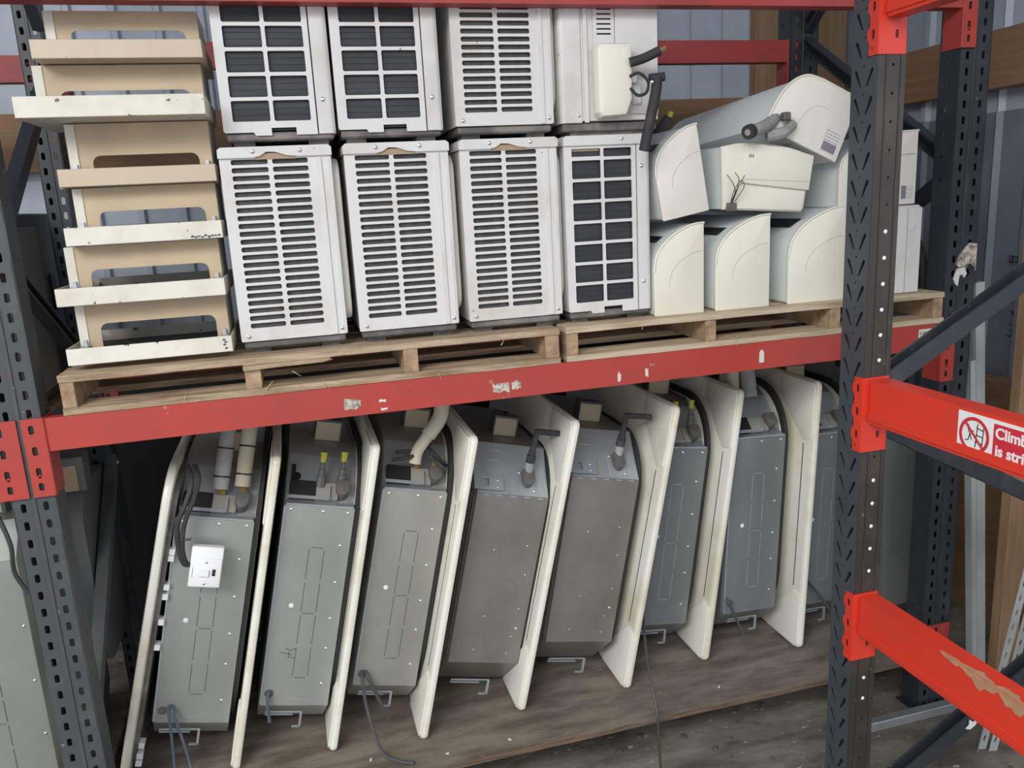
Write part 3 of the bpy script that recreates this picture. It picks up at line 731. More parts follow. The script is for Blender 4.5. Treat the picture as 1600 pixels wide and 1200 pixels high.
i5 = indoor((1.697, .05, .374), .150, .248, .72, 'tilted cream indoor unit end on the upper left of the pile', rot=(0, -math.radians(9.5), 0), m='plastic_pink')
i4 = thing('indoor_unit', (2.325, .05, PZ), 'boxy white indoor unit in the bottom row behind the near upright', 'air conditioner', 'cream indoor units piled on the right pallet')
obj('body', bx(0, .262, .0, .72, 0, .278, bev=.008, seg=2), 'white_metal', i4)
obj('end_cap', bx(.10, .262, -.006, 0, .002, .27, bev=.002), 'white_metal', i4)
obj('panel_seam', bx(.206, .209, -.0068, -.0058, .004, .268), 'panel_line', i4)
obj('moulded_line', tube(B(), [(.222+.02*math.cos(a), -.0065, .225+.028*math.sin(a)) for a in [math.radians(d) for d in range(200, 341, 14)]], .0008, 5), 'panel_line', i4)
i8 = indoor((2.282, .05, .381), .280, .222, .72, 'pale indoor unit end with a label, top right of the pile behind the near upright', m='plastic_pink', slot=False)
obj('side_seam', bx(.205, .281, -.001, .0, .15, .152), 'panel_line', i8)
stickr(i8, .222, .012, .050, .05, 4)
# box shaped unit lying in the middle of the upper row
i6 = thing('indoor_unit', (1.885, .045, .398), 'boxy cream indoor unit with bare wires lying under the big tilted one', 'air conditioner', 'cream indoor units piled on the right pallet', (0, math.radians(4.5), 0))
pts = [(.0, .0), (.262, .0), (.270, .012), (.274, .07), (.280, .075), (.284, .165)]
pts += [tuple((v.x, v.y)) for v in curve_pts([(.284, .165, 0), (.20, .186, 0), (.10, .193, 0), (.03, .190, 0)], 4)][1:]
pts += [(-.02, .178)]
obj('body', prism(B(), scalep(pts, (.13, .09), .97), .014, .50, 'y'), 'plastic_cool', i6)
obj('end_cap', prism(B(), pts, -.002, .014, 'y', bev=.004), 'plastic', i6)
obj('raised_cover', prism(B(), [(.045, .078), (.276, .064), (.283, .164), (.20, .183), (.10, .189), (.055, .187)], -.012, -.002, 'y', bev=.003), 'plastic', i6)
obj('lower_step', prism(B(), [(.042, .004), (.258, .004), (.266, .058), (.045, .071)], -.007, -.002, 'y', bev=.002), 'plastic', i6)
obj('cover_seam', bx(.05, .278, -.0126, -.0118, .088, .0893), 'panel_line', i6)
for k in range(3): obj('vent_mark', bx(.066+.006*k, .068+.006*k, -.0128, -.012, .150, .160), 'ink', i6)
obj('cable_entry', bx(.008, .038, -.012, .002, -.004, .020, bev=.002), 'pan', i6)
for k, c in enumerate(([(.016, -.008, .014), (.018, -.03, .05), (.006, -.035, .075), (-.012, -.03, .098)], [(.022, -.008, .014), (.024, -.03, .055), (.030, -.04, .08), (.042, -.035, .098)], [(.020, -.008, .014), (.020, -.03, .05), (.022, -.04, .085), (.010, -.035, .105)], [(.026, -.008, .014), (.034, -.03, .045), (.044, -.035, .07), (.036, -.03, .085)], [(.018, -.008, .014), (.013, -.03, .05), (.022, -.038, .075), (.036, -.03, .084)])):
    obj('bare_wire', tube(B(), curve_pts(c, 5), .0012, 5), 'wire', i6)
# the big tilted one on top; far end dips
i7 = thing('indoor_unit', (2.252, .030, .517), 'big tilted indoor unit with a printed label crowning the pile', 'air conditioner', 'cream indoor units piled on the right pallet')
i7.rotation_euler = (Matrix.Rotation(math.radians(-3), 3, 'X') @ Matrix.Rotation(math.radians(-65), 3, 'Y')).to_euler()
w7, h7 = .198, .262
P = [(0, 0), (w7-.004, 0), (w7, .006), (w7, h7*.52)]
P += [(v.x, v.y) for v in curve_pts([(w7, h7*.52, 0), (w7*.955, h7*.72, 0), (w7*.80, h7*.86, 0), (w7*.55, h7*.95, 0), (w7*.25, h7*.99, 0), (0, h7, 0)], 4)][1:]
obj('end_cap', prism(B(), P, 0, .014, 'y', bev=.004), 'plastic_pink', i7)
obj('body', prism(B(), scalep(P, (w7*.5, h7*.45), .965), .014, .74, 'y'), 'plastic_cool', i7)
obj('cap_rim', tube(B(), [(x, .001, z) for x, z in P[2:]], .004, 6), 'plastic', i7)
ln = scalep(P[3:], (0, -.01), .66); obj('moulded_line', tube(B(), [(x, -.0001, z) for x, z in ln if x > .02], .0007, 5), 'panel_line', i7)
stickr(i7, .012, .012, .075, .060, 4, rot=math.radians(0))
obj('body_seam', bx(-.0005, .001, .03, .73, h7*.55, h7*.56), 'panel_line', i7)
pp = thing('drain_pipe_stub', (0, 0, 0), 'grey taped pipe stub with a black foam end under the big tilted unit', 'pipe')
obj('taped_pipe', tube(B(), curve_pts([(2.055, .05, .650), (2.015, .02, .632), (1.975, .0, .620), (1.935, -.012, .612)], 5), [.018]*15+[.016], 12), 'insul_grey', pp)
obj('foam_end', tube(B(), [(1.942, -.01, .613), (1.926, -.018, .609)], [.0205, .0205], 14), 'rubber', pp)
obj('pipe_bore', tube(B(), [(1.93, -.016, .610), (1.9245, -.0187, .6086)], [.010, .009], 12), 'insul_grey', pp)
obj('pipe_body', tube(B(), curve_pts([(2.10, .03, .63), (2.06, .01, .608), (2.01, .02, .598)], 4), .016, 10), 'insul_grey', pp)
o = obj('pipe_clamp', bx(2.058, 2.082, .005, .03, .640, .664, bev=.004), 'pan', pp)
# short dark pipe end behind the pile
t = thing('pipe_stub', (0, 0, 0), 'black pipe stub with a yellow tip behind the pile', 'pipe')
obj('sleeve', tube(B(), curve_pts([(1.78, .35, .60), (1.80, .30, .64), (1.83, .28, .685)], 4), .014, 8), 'rubber', t)
obj('tip', tube(B(), [(1.83, .28, .685), (1.836, .277, .70)], .009, 8), 'yellow', t)
o = obj('vertical_pipe', tube(B(), curve_pts([(2.625, .20, .38), (2.66, .18, .31), (2.70, .16, .20), (2.715, .16, .10), (2.72, .16, .0)], 5), [.013]*12+[.02]*9, 8), 'rubber'); tag(o, 'black hose dropping beside the pale units behind the near upright', 'hose')

# ---------------------------------------------------------------- ceiling cassettes on the plywood
def cassette(Xt, Yp, lean, g, w_, kind, label, m='galv', opts=(), panel=True, gy=.072, dz=-.045):
    t = thing('ceiling_cassette', (Xt, Yp, -1.1975), label, 'air conditioner', 'ceiling cassettes standing on the plywood', (0, math.radians(lean), 0))
    x1 = -g; x0 = -g-w_; y0 = gy
    if kind == 'A': prof = [(0, .165), (0, .82), (.030, .823), (.155, .935), (.20, .96), (.72, .96), (.84, .83), (.84, .17), (.75, .08), (.085, .08)]; fz0, fz1 = .165, .82
    else: prof = [(0, .205), (0, .785), (.135, .92), (.70, .92), (.84, .78), (.84, .22), (.70, .08), (.125, .08)]; fz0, fz1 = .205, .785
    prof = [(y0+a, b) for a, b in prof]
    obj('body', prism(B(), prof, x0, x1-.004, 'x', bev=.003), m, t)
    # foam-edged pan on the panel side
    r = .20; zt_ = .985 if kind == 'A' else .925
    R2 = rr(y0+.004, .10, y0+.836, zt_, r, 8)
    obj('foam_ring', prism(B(), R2, x1-.004, x1+.010, 'x'), 'foam', t)
    R3 = rr(y0+.024, .13, y0+.816, zt_-.022, r-.015, 8)
    obj('drain_pan', prism(B(), R3, x1-.0045, x1+.011, 'x'), 'plastic', t)
    if panel and g > .02:
        po = rr(0, 0, 1.0, 1.0, .022, 5)
        fp = obj('fascia_panel', prism(B(), po, -.022, .002, 'x', bev=.009), 'panel', t, 'aged white square fascia panel')
        for zz in (.795, 0.004):
            pts = [(.004, zz), (.20, zz), (.20, zz+.2), (.004, zz+.2)] if zz < .5 else [(.006, .795), (.055, .785), (.21, .93), (.21, .994), (.02, .994), (.006, .98)]
            if zz < .5: pts = [(.006, .21), (.05, .215), (.20, .07), (.20, .006), (.02, .006), (.006, .02)]
            obj('corner_cover', prism(B(), pts, -.027, -.021, 'x', bev=.003), 'panel', fp)
        obj('panel_groove', bx(-.0226, -.0219, .052, .056, .23, .77), 'black', fp)
    # front face fittings
    W_ = w_-.004
    if kind == 'A':
        bm = B(); fx = x0+W_*.42; fw = .045
        zA, zB = .26, .69
        rows = 4; hh = (zB-zA)/rows
        for k in range(rows):
            for xx in (fx, fx+fw):
                box(bm, xx-.001, xx+.001, y0-.0006, y0, zA+k*hh+.006, zA+(k+1)*hh-.006)
            if k % 2 == 0: box(bm, fx+.005, fx+fw-.005, y0-.0006, y0, zA+k*hh-.001, zA+k*hh+.001)
        box(bm, fx+.005, fx+fw-.005, y0-.0006, y0, zB-.001, zB+.001)
        obj('knockout_outline', bm, 'slit' if m != 'galv_c' else 'galv_light', t)
        for k, zz in enumerate((.24, .36, .46, .58, .70)): screw(t, (x1-.034, y0, zz), s=.72)
        for xx in (x0+.02, x0+W_*.55, x0+W_-.02): screw(t, (xx, y0, .806), s=.72)
        o = obj('plug', disc(B(), (x0+W_*.27, y0, .50), .0075, -.0015), 'white_plastic', t)
        obj('cable_hole', disc(B(), (x0+.024, y0-.0004, .205), .0145, .0008, n=14), 'cap', t)
        obj('pressed_ridge', prism(B(), rr(x0+W_*.42, .178, x0+W_*.92, .186, .003), y0-.001, y0, 'y'), m, t)
        obj('edge_strip', bx(x0-.0015, x0+.004, y0-.002, y0+.02, .17, .818), 'galv_light', t)
    else:
        bm = B(); fx = x0+W_*.45
        for a, b, c, d in ((fx, .27, fx+.075, .2712), (fx, .27, fx+.0012, .36), (fx+.075, .27, fx+.0762, .36), (fx, .62, fx+.075, .6212), (fx, .52, fx+.0012, .62), (fx+.075, .52, fx+.0762, .62)): box(bm, a, c, y0-.0004, y0, b, d)
        obj('knockout_outline', bm, 'pencil', t)
        cx, cz = fx+.038, .44
        obj('knockout_ring', tube(B(), [(cx+.048*math.cos(a), y0-.0001, cz+.062*math.sin(a)) for a in [2*PI*k/24 for k in range(25)]], .0006, 4), 'pencil', t)
        for q in ((fx-.02, .60), (fx+.09, .62), (fx+.10, .52), (fx+.10, .40), (fx-.012, .37), (fx+.09, .30), (fx-.03, .25), (fx+.085, .24)): screw(t, (q[0], y0, q[1]), s=.42, name='dimple')
        screw(t, (x1-.034, y0, .33), s=.8)
        obj('side_rib', box(bx(x0-.003, x0, y0+.02, y0+.03, .22, .77), x0-.003, x0, y0+.06, y0+.07, .22, .77), m, t)
        bm = B()
        for k in range(5): box(bm, x0+W_*(.08+.19*k), x0+W_*(.16+.19*k), y0-.003, y0+.002, fz1-.003, fz1+.001)
        obj('folded_seam', bm, 'galv_light', t)
    # hanging bracket under the lower chamfer
    bm = B(); zb = .155
    box(bm, x0+.02, x0+W_*.62, y0-.004, y0-.001, zb-.012, zb-.008); box(bm, x0+W_*.60, x0+W_*.63, y0-.006, y0+.002, zb-.06, zb-.010); box(bm, x0+W_*.50, x0+W_*.62, y0-.006, y0-.001, zb-.062, zb-.057); box(bm, x0+.02, x0+W_*.5, y0+.002, y0+.012, zb-.025, zb-.022)
    obj('hanging_bracket', bm, 'galv_light', t)
    # service tag / small box on the top face
    stz = .958 if kind == 'A' else .918
    o = obj('service_box', bx(x0+W_*.36, x0+W_*.36+.088, y0+.245, y0+.30, stz, stz+.072, bev=.003), 'grey_case', t)
    obj('service_tag', bx(x0+W_*.36+.004, x0+W_*.36+.080, y0+.243, y0+.245, stz+.004, stz+.064), 'beige', o, 'tan service tag')
    # the corner with the pipes
    if kind == 'A':
        n = Matrix.Rotation(math.radians(-45), 4, 'X')
        C = Matrix.Translation((x0, y0+.030, .823)) @ Matrix.Rotation(math.radians(-48), 4, 'X')   # local z runs up the chamfer, -y points out
        obj('valve_shelf', bx(x0+.004, x0+W_-.004, y0-.001, y0+.028, .8205, .826, bev=.001), 'galv_light', t)
        obj('chamfer_skin', box(B(), .004, W_-.004, -.002, .002, .02, .165, T=C), 'galv_light', t)
        obj('control_box', box(B(), .01, W_*.42, -.022, 0, .004, .062, bev=.002, T=C), 'black', t)
        obj('control_cover', box(B(), W_*.42, W_*.74, -.020, 0, .004, .060, bev=.002, T=C), 'pale_case', t)
        obj('wire_guide', box(box(B(), .004, W_*.62, -.024, -.020, -.002, .008, T=C), W_*.60, W_*.62, -.03, -.02, -.002, .045, T=C), 'galv_light', t)
        # cast foam plug (rounded shield)
        px, pz = W_*.80, .042
        pts = [(px-.02, pz+.020), (px-.02, pz-.008)] + [(px+.02*math.cos(a), pz-.008+.024*math.sin(a)) for a in [PI+PI*k/8 for k in range(9)]][1:] + [(px+.02, pz+.020)]
        obj('pipe_plug', prism(B(), pts, -.042, -.004, 'y', T=C, bev=.003), 'cap', t)
        for xx, zz in ((W_*.80, .060), (W_*.52, .055)):
            if 'insul' in opts or 'nuts' in opts:
                obj('flare_nut', tube(B(), [(xx, -.022, zz), (xx, -.026, zz+.020), (xx, -.026, zz+.024), (xx, -.03, zz+.040)], [.012, .012, .009, .009], 6, T=C), 'brass', t)
        Ci = C.to_3x3().inverted()
        def pt(x, dy, z): return (x, dy, z)
        if 'insul' in opts:
            for xx, zz, rr_, mm in ((W_*.78, .085, .023, 'insul'), (W_*.50, .070, .023, 'insul_grey')):
                a = Vector((xx, -.03, zz)); up = C.to_3x3().inverted() @ Vector((0, .30, .95)).normalized()
                ps = [a+up*k for k in (0, .02, .08, .16, .22)]
                sl = obj('pipe_insulation', tube(B(), ps, rr_, 14, T=C), mm, t)
                obj('insulation_bore', tube(B(), [a-up*.0015, a+up*.001], rr_*.62, 12, T=C), 'tan', t)
                for k in (.035, .12): obj('cable_tie', tube(B(), [a+up*k, a+up*(k+.005)], rr_*1.08, 12, T=C), 'black', t)
        if 'tape' in opts:
            for xx, zz, hh in ((W_*.78, .070, .085), (W_*.48, .062, .075)):
                a = Vector((xx, -.03, zz)); up = C.to_3x3().inverted() @ Vector((0, .15, .99)).normalized()
                obj('valve_stub', tube(B(), [a-up*.02, a+up*.012, a+up*.013, a+up*.032, a+up*.034, a+up*.06], [.014, .014, .010, .011, .007, .007], 8, T=C), 'cap', t)
                obj('yellow_tape', tube(B(), [a+up*.055, a+up*.085], [.009, .011], 8, T=C), 'yellow', t)
            obj('knock_hole', disc(B(), (.028, -.003, .085), .014, .001, T=C, n=14), 'black', t)
            obj('bracket_post', box(B(), .012, .024, -.014, -.002, .05, .12, T=C), 'black', t)
        if 'tangle' in opts:
            up = C.to_3x3().inverted() @ Vector((0, .15, .99)).normalized()
            a = Vector((W_*.45, -.05, .055))
            T1 = [a, a+up*.04+Vector((.004, 0, 0)), a+up*.09+Vector((.03, 0, 0)), a+up*.15+Vector((.06, 0, 0)), a+up*.22+Vector((.06, .0, 0))]
            obj('pipe_insulation', tube(B(), curve_pts(T1[:3], 5), .019, 12, T=C), 'insul', t)
            obj('pipe_insulation', tube(B(), curve_pts(T1[2:], 4), .024, 12, T=C), 'insul_grey' if 0 else 'insul', t)
            for k, (p_, q_) in enumerate((((.03, -.05, .09), (W_*.95, -.05, .04)), ((.02, -.05, .06), (W_*.6, -.06, .10)), ((W_*.7, -.05, .13), (W_*.4, -.06, .09)), ((W_*.62, -.06, .12), (W_*.98, -.03, .07)))):
                p_, q_ = Vector(p_), Vector(q_); md = (p_+q_)/2+Vector((0, -.02, .02*(-1)**k))
                obj('black_cable', tube(B(), curve_pts([p_, md, q_], 6), .006, 7, T=C), 'rubber', t)
        if 'grey' in opts:
            up = C.to_3x3().inverted() @ Vector((0, .25, .97)).normalized()
            a = Vector((W_*.55, -.045, .13))
            obj('pipe_insulation', tube(B(), [a, a+up*.12], .028, 14, T=C), 'insul_grey', t)
            obj('pipe_insulation', tube(B(), [a+Vector((-.06, .01, .0)), a+Vector((-.05, .01, 0))+up*.12], .022, 14, T=C), 'insul', t)
    else:
        C = Matrix.Translation((x0, y0, .785)) @ Matrix.Rotation(math.radians(-45), 4, 'X')
        C = Matrix.Translation((x0, y0, .785)) @ Matrix(((1, 0, 0, 0), (0, .7071, .7071, 0), (0, -.7071, .7071, 0), (0, 0, 0, 1)))
        # local: x along, z up the chamfer, -y outwards
        obj('chamfer_skin', box(B(), .002, W_-.002, -.0015, .001, .004, .188, T=C), 'galv_light', t)  # same metal as the body; reflected sky put into a paler blue skin
        obj('pipe_plate', box(B(), W_*.56, W_*.56+.066, -.005, -.0015, .014, .092, bev=.002, T=C), 'galv_light', t)
        for q in ((W_*.56+.01, .085), (W_*.56+.056, .022)): 
            o = obj('screw', disc(B(), (q[0], -.005, q[1]), .004, -.002, T=C), 'chrome', t)
        px, pz = W_*.56+.033, .055
        pts = [(px-.019, pz+.03), (px-.019, pz)] + [(px+.019*math.cos(a), pz+.026*math.sin(a)) for a in [PI+PI*k/8 for k in range(9)]][1:] + [(px+.019, pz+.03)]
        obj('pipe_plug', prism(B(), pts, -.035, -.004, 'y', T=C, bev=.003), 'cap', t)
        up = C.to_3x3().inverted() @ Vector((.02, -.03, 1)).normalized()
        a = Vector((px, -.026, pz+.026))
        obj('clear_tube', tube(B(), [a-up*.01, a+up*.03], .0145, 12, T=C), 'insul_grey', t)
        obj('hose', tube(B(), [a+up*.03, a+up*.055, a+up*.056, a+up*.068, a+up*.069, a+up*.14], [.0155, .0155, .0125, .0125, .0105, .0085], 10, T=C), 'rubber', t)
        b_ = a+up*.135
        obj('side_hose', tube(B(), [b_, b_+Vector((.085, -.012, -.005))], .010, 10, T=C), 'rubber', t)
        # stamped bracket with a square window
        me = plate('mounting_bracket', [(-.012, .010), (.085, .010), (.085, .055), (.035, .055), (.012, .085), (0, .13), (-.012, .13)], [rr(.018, .022, .038, .05, .004, 2)], .003, 'galv_light', C @ Matrix.Translation((0, -.012, 0)) @ XZ)
        obj('mounting_bracket', me, None, t)
        for q in ((.066, .022), (.066, .044)): obj('screw', disc(B(), (q[0], -.0135, q[1]), .0035, -.002, T=C), 'chrome', t)
        obj('pressed_square', tube(B(), [(W_*.2+dx, -.0018, .125+dz) for dx, dz in ((0, 0), (.038, 0), (.038, .036), (0, .036), (0, 0))], .0012, 4, T=C), 'galv_light', t)
        obj('arrow_tab', box(B(), W_*.42, W_*.42+.008, -.004, -.001, .0, .07, T=C), 'pale_case', t)
    for ch in t.children:
        if not ch.name.startswith('fascia_panel'): ch.location.z += dz
    return t
# loose panel at the left
def loose_panel(Xt, Yp, lean, label):
    t = thing('loose_fascia_panel', (Xt, Yp, -1.1975), label, 'panel', None, (0, math.radians(lean), 0))
    po = rr(0, 0, 1.0, 1.0, .10, 6)
    obj('panel_shell', prism(B(), po, -.026, .0, 'x', bev=.010), 'panel', t)
    obj('inner_frame', prism(B(), rr(.03, .03, .97, .97, .09, 5), .0, .014, 'x'), 'pan', t)
    for zz in (.60, .63, .72, .74, .52, .44, .12, .085, .06):
        obj('panel_clip', bx(.012, .030, .030, .06, zz, zz+.018, bev=.001), 'white_plastic', t)
    return t
loose_panel(.004, .200, 15.6, 'thin yellowed cassette fascia leaning alone at the dark left end of the plywood')
c1 = cassette(.328, .175, 13.4, .044, .222, 'A', 'silver ceiling cassette with a white fused switch, leftmost on the plywood', 'galv', ('insul', 'nuts'))
c2 = cassette(.619, .165, 12.9, .034, .212, 'A', 'silver ceiling cassette with yellow taped valves and a pencilled 4, second from the left', 'galv', ('tape',))
c3 = cassette(.899, .126, 13.3, .036, .206, 'A', 'ceiling cassette with tangled black cables and bent pipe lagging, third from the left', 'galv_d', ('tangle', 'nuts'), gy=.105, dz=-.035)
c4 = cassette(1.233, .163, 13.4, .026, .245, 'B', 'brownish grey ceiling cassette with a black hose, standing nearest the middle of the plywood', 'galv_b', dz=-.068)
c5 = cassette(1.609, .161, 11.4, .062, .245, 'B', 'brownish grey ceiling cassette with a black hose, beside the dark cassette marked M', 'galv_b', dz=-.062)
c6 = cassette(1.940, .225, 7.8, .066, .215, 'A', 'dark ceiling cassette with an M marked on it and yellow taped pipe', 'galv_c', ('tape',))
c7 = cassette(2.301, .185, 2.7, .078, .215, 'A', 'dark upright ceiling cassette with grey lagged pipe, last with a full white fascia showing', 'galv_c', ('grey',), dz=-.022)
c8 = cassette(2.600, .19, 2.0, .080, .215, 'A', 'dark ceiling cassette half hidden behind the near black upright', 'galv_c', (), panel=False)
# body without a panel between the two uprights
def plain_case(loc, w_, d, h, label, m, lean=0, extra=True):
    t = thing('ceiling_cassette', loc, label, 'air conditioner', None, (0, math.radians(lean), 0))
    obj('body', prism(B(), [(.08, 0), (0, .09), (0, h-.09), (.08, h), (d-.08, h), (d, h-.09), (d, .09), (d-.08, 0)], 0, w_, 'x', bev=.003), m, t)
    if extra:
        for k in range(5): screw(t, (w_-.015, 0, .14+k*(h-.26)/4), s=.7)
        bm = B(); fx = w_*.35; zA, zB = h*.22, h*.72; rows = 6; hh = (zB-zA)/rows
        for k in range(rows):
            for xx in (fx, fx+.05): box(bm, xx-.0012, xx+.0012, -.0006, 0, zA+k*hh+.005, zA+(k+1)*hh-.005)
            if k % 2 == 0: box(bm, fx+.005, fx+.045, -.0006, 0, zA+k*hh-.001, zA+k*hh+.001)
        box(bm, fx+.005, fx+.045, -.0006, 0, zB-.001, zB+.001)
        obj('knockout_outline', bm, 'slit', t)
        obj('service_box', bx(w_*.45, w_*.45+.08, .14, .20, h-.002, h+.075, bev=.003), 'grey_case', t)
        obj('service_tag', bx(w_*.45+.005, w_*.45+.07, .138, .14, h+.005, h+.06), 'beige', t)
        obj('hanging_bracket', box(bx(.02, .12, .03, .033, .03, .035), .118, .122, .028, .034, -.0, .034), 'galv_light', t)
    return t
plain_case((2.655, .20, -1.198), .19, .70, .90, 'dark cassette casing standing between the near upright and the right upright', 'galv_c', -2.5, extra=False)
plain_case((-.40, .22, -1.28), .235, .66, .94, 'pale silver cassette at the bottom left corner in the next bay', 'galv')
pl2 = obj('plywood_shelf', bx(-2.6, -.10, .01, .92, -1.30, -1.282), 'ply'); tag(pl2, 'plywood shelf of the next bay at the bottom left corner', 'shelf')
pl3 = thing('rack_beam', (0, 0, 0), 'low red beam under the next bay shelf at bottom left', 'rack beam')
obj('beam', bx(-2.7, -.12, .3, .35, -1.37, -1.302), 'red_dull', pl3)
o = obj('hanging_cable', tube(B(), curve_pts([(-.17, .16, -.27), (-.145, .14, -.36), (-.15, .15, -.45), (-.105, .16, -.56)], 6), .006, 7), 'wire'); tag(o, 'black cable hanging at the bottom left in front of the pale cassette', 'cable')
# markings
T = Matrix.Translation((.5, 0, 0))
def marks(parent, strokes, name='pencil_mark', r=.0012):
    bm = B()
    for s in strokes: tube(bm, s, r, 4)
    obj(name, bm, 'ink', parent)
def fx_(c, x, z): return c.matrix_world
y2 = .0715
marks(c2, [[(-.208, y2, .300), (-.168, y2, .292)], [(-.190, y2, .314), (-.176, y2, .308), (-.180, y2, .284)], [(-.176, y2, .308), (-.158, y2, .312)], [(-.180, y2, .284), (-.160, y2, .282)]], r=.0008)
marks(c6, [[(-.235, y2, .602), (-.212, y2, .600), (-.228, y2, .614), (-.212, y2, .627), (-.236, y2, .628)]], r=.0009)
# sockets and cables
sw = thing('fused_switch', (.262, .168, -.568), 'white fused switch plate hanging on the leftmost cassette', 'switch', None, (math.radians(-8), math.radians(13.5), 0))
sw.scale = (.9, .9, .88)
obj('back_box', bx(0, .098, .0, .040, 0, .135, bev=.006, seg=2), 'white_plastic', sw)
obj('face_plate', bx(.002, .096, -.006, 0, .004, .098, bev=.003, seg=2), 'white_plastic', sw)
obj('rocker', bx(.030, .062, -.013, -.006, .038, .062, bev=.003), 'white_plastic', sw)
obj('fuse_slot', bx(.070, .080, -.0068, -.006, .042, .064), 'black', sw)
for q in ((.049, .086), (.049, .016)): screw(sw, (q[0], -.0062, q[1]), s=.75)
obj('small_print', bx(.010, .0115, -.0066, -.006, .035, .068), 'ink_grey', sw)
for k, d in enumerate((0, .018)):
    o = obj('black_cable', tube(B(), curve_pts([(.283, .185, -.51), (.262+d*.3, .18, -.50), (.256+d*.5, .172, -.45), (.262+d, .172, -.38), (.292+d, .19, -.32), (.310+d, .21, -.27), (.30+d, .25, -.235)], 6), .0075, 8), 'rubber')
    tag(o, 'black flex running up from the white fused switch' + (', inner one' if k else ', outer one'), 'cable')
o = obj('cable_tie', tube(B(), [(.252, .170, -.425), (.292, .166, -.425)], .0035, 6), 'black'); tag(o, 'black cable tie round the switch flex', 'cable tie')
def cab(pts, r, m, lab):
    o = obj('loose_cable', tube(B(), curve_pts(pts, 7), r, 7), m); tag(o, lab, 'cable')
cab([(.150, .243, -.972), (.150, .225, -.985), (.150, .21, -1.06), (.150, .17, -1.17), (.155, .06, -1.194), (.16, .012, -1.194)], .0045, 'blue_wire', 'thin cable dropping from the leftmost cassette, left strand')
cab([(.156, .243, -.972), (.162, .222, -.985), (.180, .205, -1.07), (.198, .17, -1.17), (.21, .06, -1.194)], .0045, 'blue_wire', 'thin cable dropping from the leftmost cassette, right strand')
cab([(.440, .233, -.985), (.432, .215, -1.0), (.432, .205, -1.07)], .0055, 'blue_wire', 'short bluish cable end below the second cassette')
cab([(.730, .230, -.975), (.722, .205, -.99), (.728, .18, -1.08), (.755, .10, -1.175), (.80, .06, -1.193), (.845, .035, -1.194)], .0055, 'wire', 'long grey cable curling to the plywood below the third cassette')
cab([(.736, .230, -.975), (.742, .21, -.99), (.772, .20, -1.08), (.790, .20, -1.15)], .0055, 'wire', 'short grey cable below the third cassette')
cab([(1.715, .285, -.985), (1.68, .20, -1.0), (1.640, .08, -1.06), (1.622, -.020, -1.16), (1.622, -.030, -1.23), (1.630, -.030, -1.41)], .0045, 'wire', 'long thin cable running over the plywood edge to the ground')
cab([(2.02, .24, -.97), (2.03, .23, -1.0), (2.07, .22, -1.10), (2.08, .2, -1.15)], .005, 'wire', 'black cable below the dark upright cassette')
cab([(2.33, .25, -.93), (2.38, .24, -1.0), (2.44, .22, -1.09)], .005, 'wire', 'black cable below the half hidden cassette')
for k, (x, y) in enumerate(((.95, .05), (.72, .10), (1.15, .05), (1.9, .08))):
    bm = bx(-.005, .005, -.003, .003, 0, .003); o = obj('debris_chip', bm, 'paper'); o.location = (x, y, -1.1995); o.rotation_euler = (0, 0, k*1.3); tag(o, 'tiny pale chip of debris lying on the plywood', 'debris', 'debris on the plywood')

# ---------------------------------------------------------------- left background cabinet, wall-side clutter
cb = thing('grey_cabinet', (-.62, .40, -.08), 'dark framed grey cabinet with a pale side panel at the far left edge', 'cabinet')
obj('case', bx(0, .49, .0, .60, .0, .575, bev=.006), 'grey_case', cb)
obj('side_panel', bx(.49, .494, .02, .40, .03, .535, bev=.002), 'pale_case', cb)
obj('handle_recess', bx(.49, .495, .47, .53, .26, .38, bev=.002), 'black', cb)
o = obj('cabinet_board', bx(-2.6, -.10, .01, .92, -.098, -.082), 'timber'); tag(o, 'brown board under the grey cabinet in the next bay', 'board')
dk = plain_case((-.175, .48, -.95), .12, .40, .60, 'dim casing with a beige tag seen under the left beam connector', 'grey_case', 0, extra=False)
obj('service_box', bx(.030, .14, .03, .10, .60, .71, bev=.003), 'grey_case', dk); obj('service_tag', bx(.045, .118, .027, .03, .605, .685), 'tan', dk)
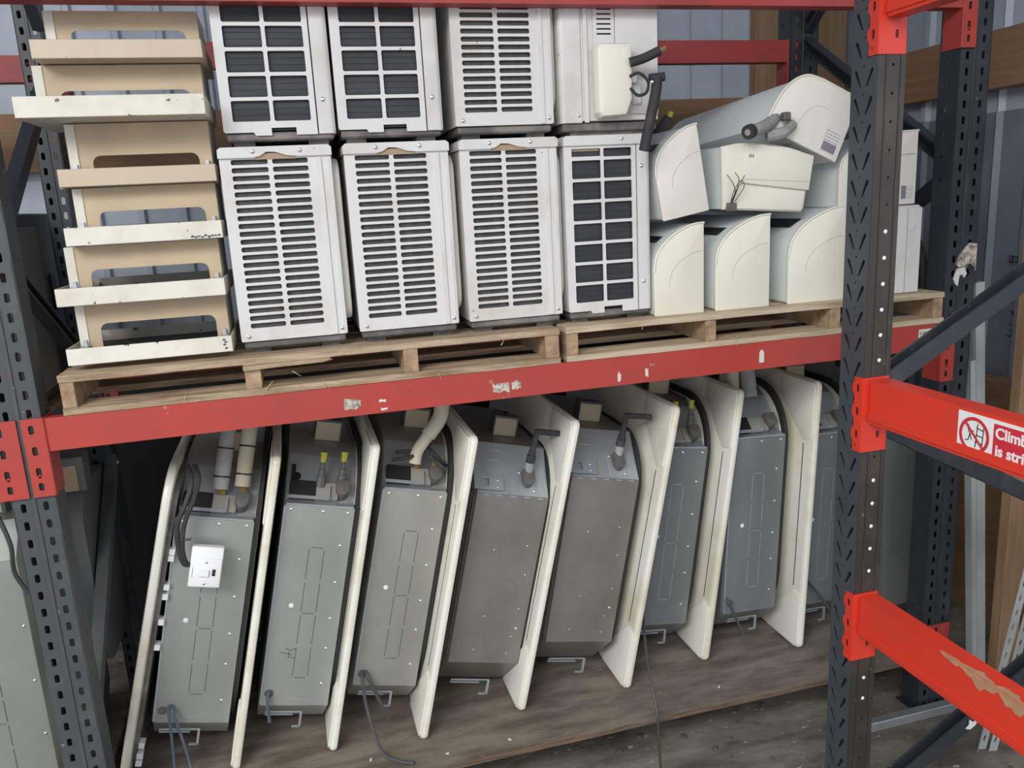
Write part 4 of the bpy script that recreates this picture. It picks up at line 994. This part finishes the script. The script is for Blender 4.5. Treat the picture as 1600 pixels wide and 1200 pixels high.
sr = thing('galvanised_channel', (2.945, .03, FZ), 'pair of tall galvanised channels standing right of the long rack', 'channel')
for x in (-.022, .0):
    bm = B(); prism(bm, [(x, 0), (x+(.036 if x == 0 else .02), 0), (x+(.036 if x == 0 else .02), .03), (x+(.033 if x == 0 else .017), .03), (x+(.033 if x == 0 else .017), .003), (x+.003, .003), (x+.003, .03), (x, .03)], 0.004, 1.54 if x == 0 else 1.28, 'z')
    o = obj('channel', bm, 'zinc', sr)
sr.rotation_euler = (0, math.radians(-5.4), 0)
o = obj('timber_stud', bx(0, .09, 0, .045, 0, 1.75, bev=.003), 'timber_v'); o.location = (3.015, .02, FZ+.004); tag(o, 'upright brown timber stud near the right edge of the picture', 'timber')
sl = thing('slotted_angle', (2.680, -.24, FZ+.0), 'galvanised slotted angle strip leaning at the bottom right corner', 'metal strip', None, (0, math.radians(11), 0))
for k in range(2):
    hs = [rr(.010, .03+.05*j, .020, .052+.05*j, .0045, 2) for j in range(13)]
    me = plate('perforated_strip', [(0, 0), (.032, 0), (.032, .70), (0, .70)], hs, .003, 'zinc'); o = obj('perforated_strip', me, None, sl); o.location = (.034*k, -.012*k, .012)
o = obj('galvanised_bar', bx(2.38, 2.92, -.045, -.010, FZ+.001, FZ+.036, bev=.003), 'galv_light'); tag(o, 'galvanised bar lying on the ground behind the near upright', 'bar')
for k in range(60):
    x = random.uniform(1.3, 3.1); y = random.uniform(-.5, .35)
    bm = B(); bmesh.ops.create_icosphere(bm, subdivisions=1, radius=random.uniform(.006, .018)) if False else None
gm = bmesh.new(); bmesh.ops.create_icosphere(gm, subdivisions=1, radius=1)
gme = bpy.data.meshes.new('stone'); gm.to_mesh(gme); gm.free(); fin(gme, 'ground')
for k in range(46):
    o = obj('stone', gme, 'ground'); s = random.uniform(.005, .013)
    o.location = (random.uniform(1.2, 2.9), random.uniform(-.35, .35), FZ+s*.35); o.scale = (s*1.4, s, s*.6); o.rotation_euler = (0, 0, k)
    tag(o, 'small loose stone on the ground below the plywood shelf', 'stone', 'stones on the ground')
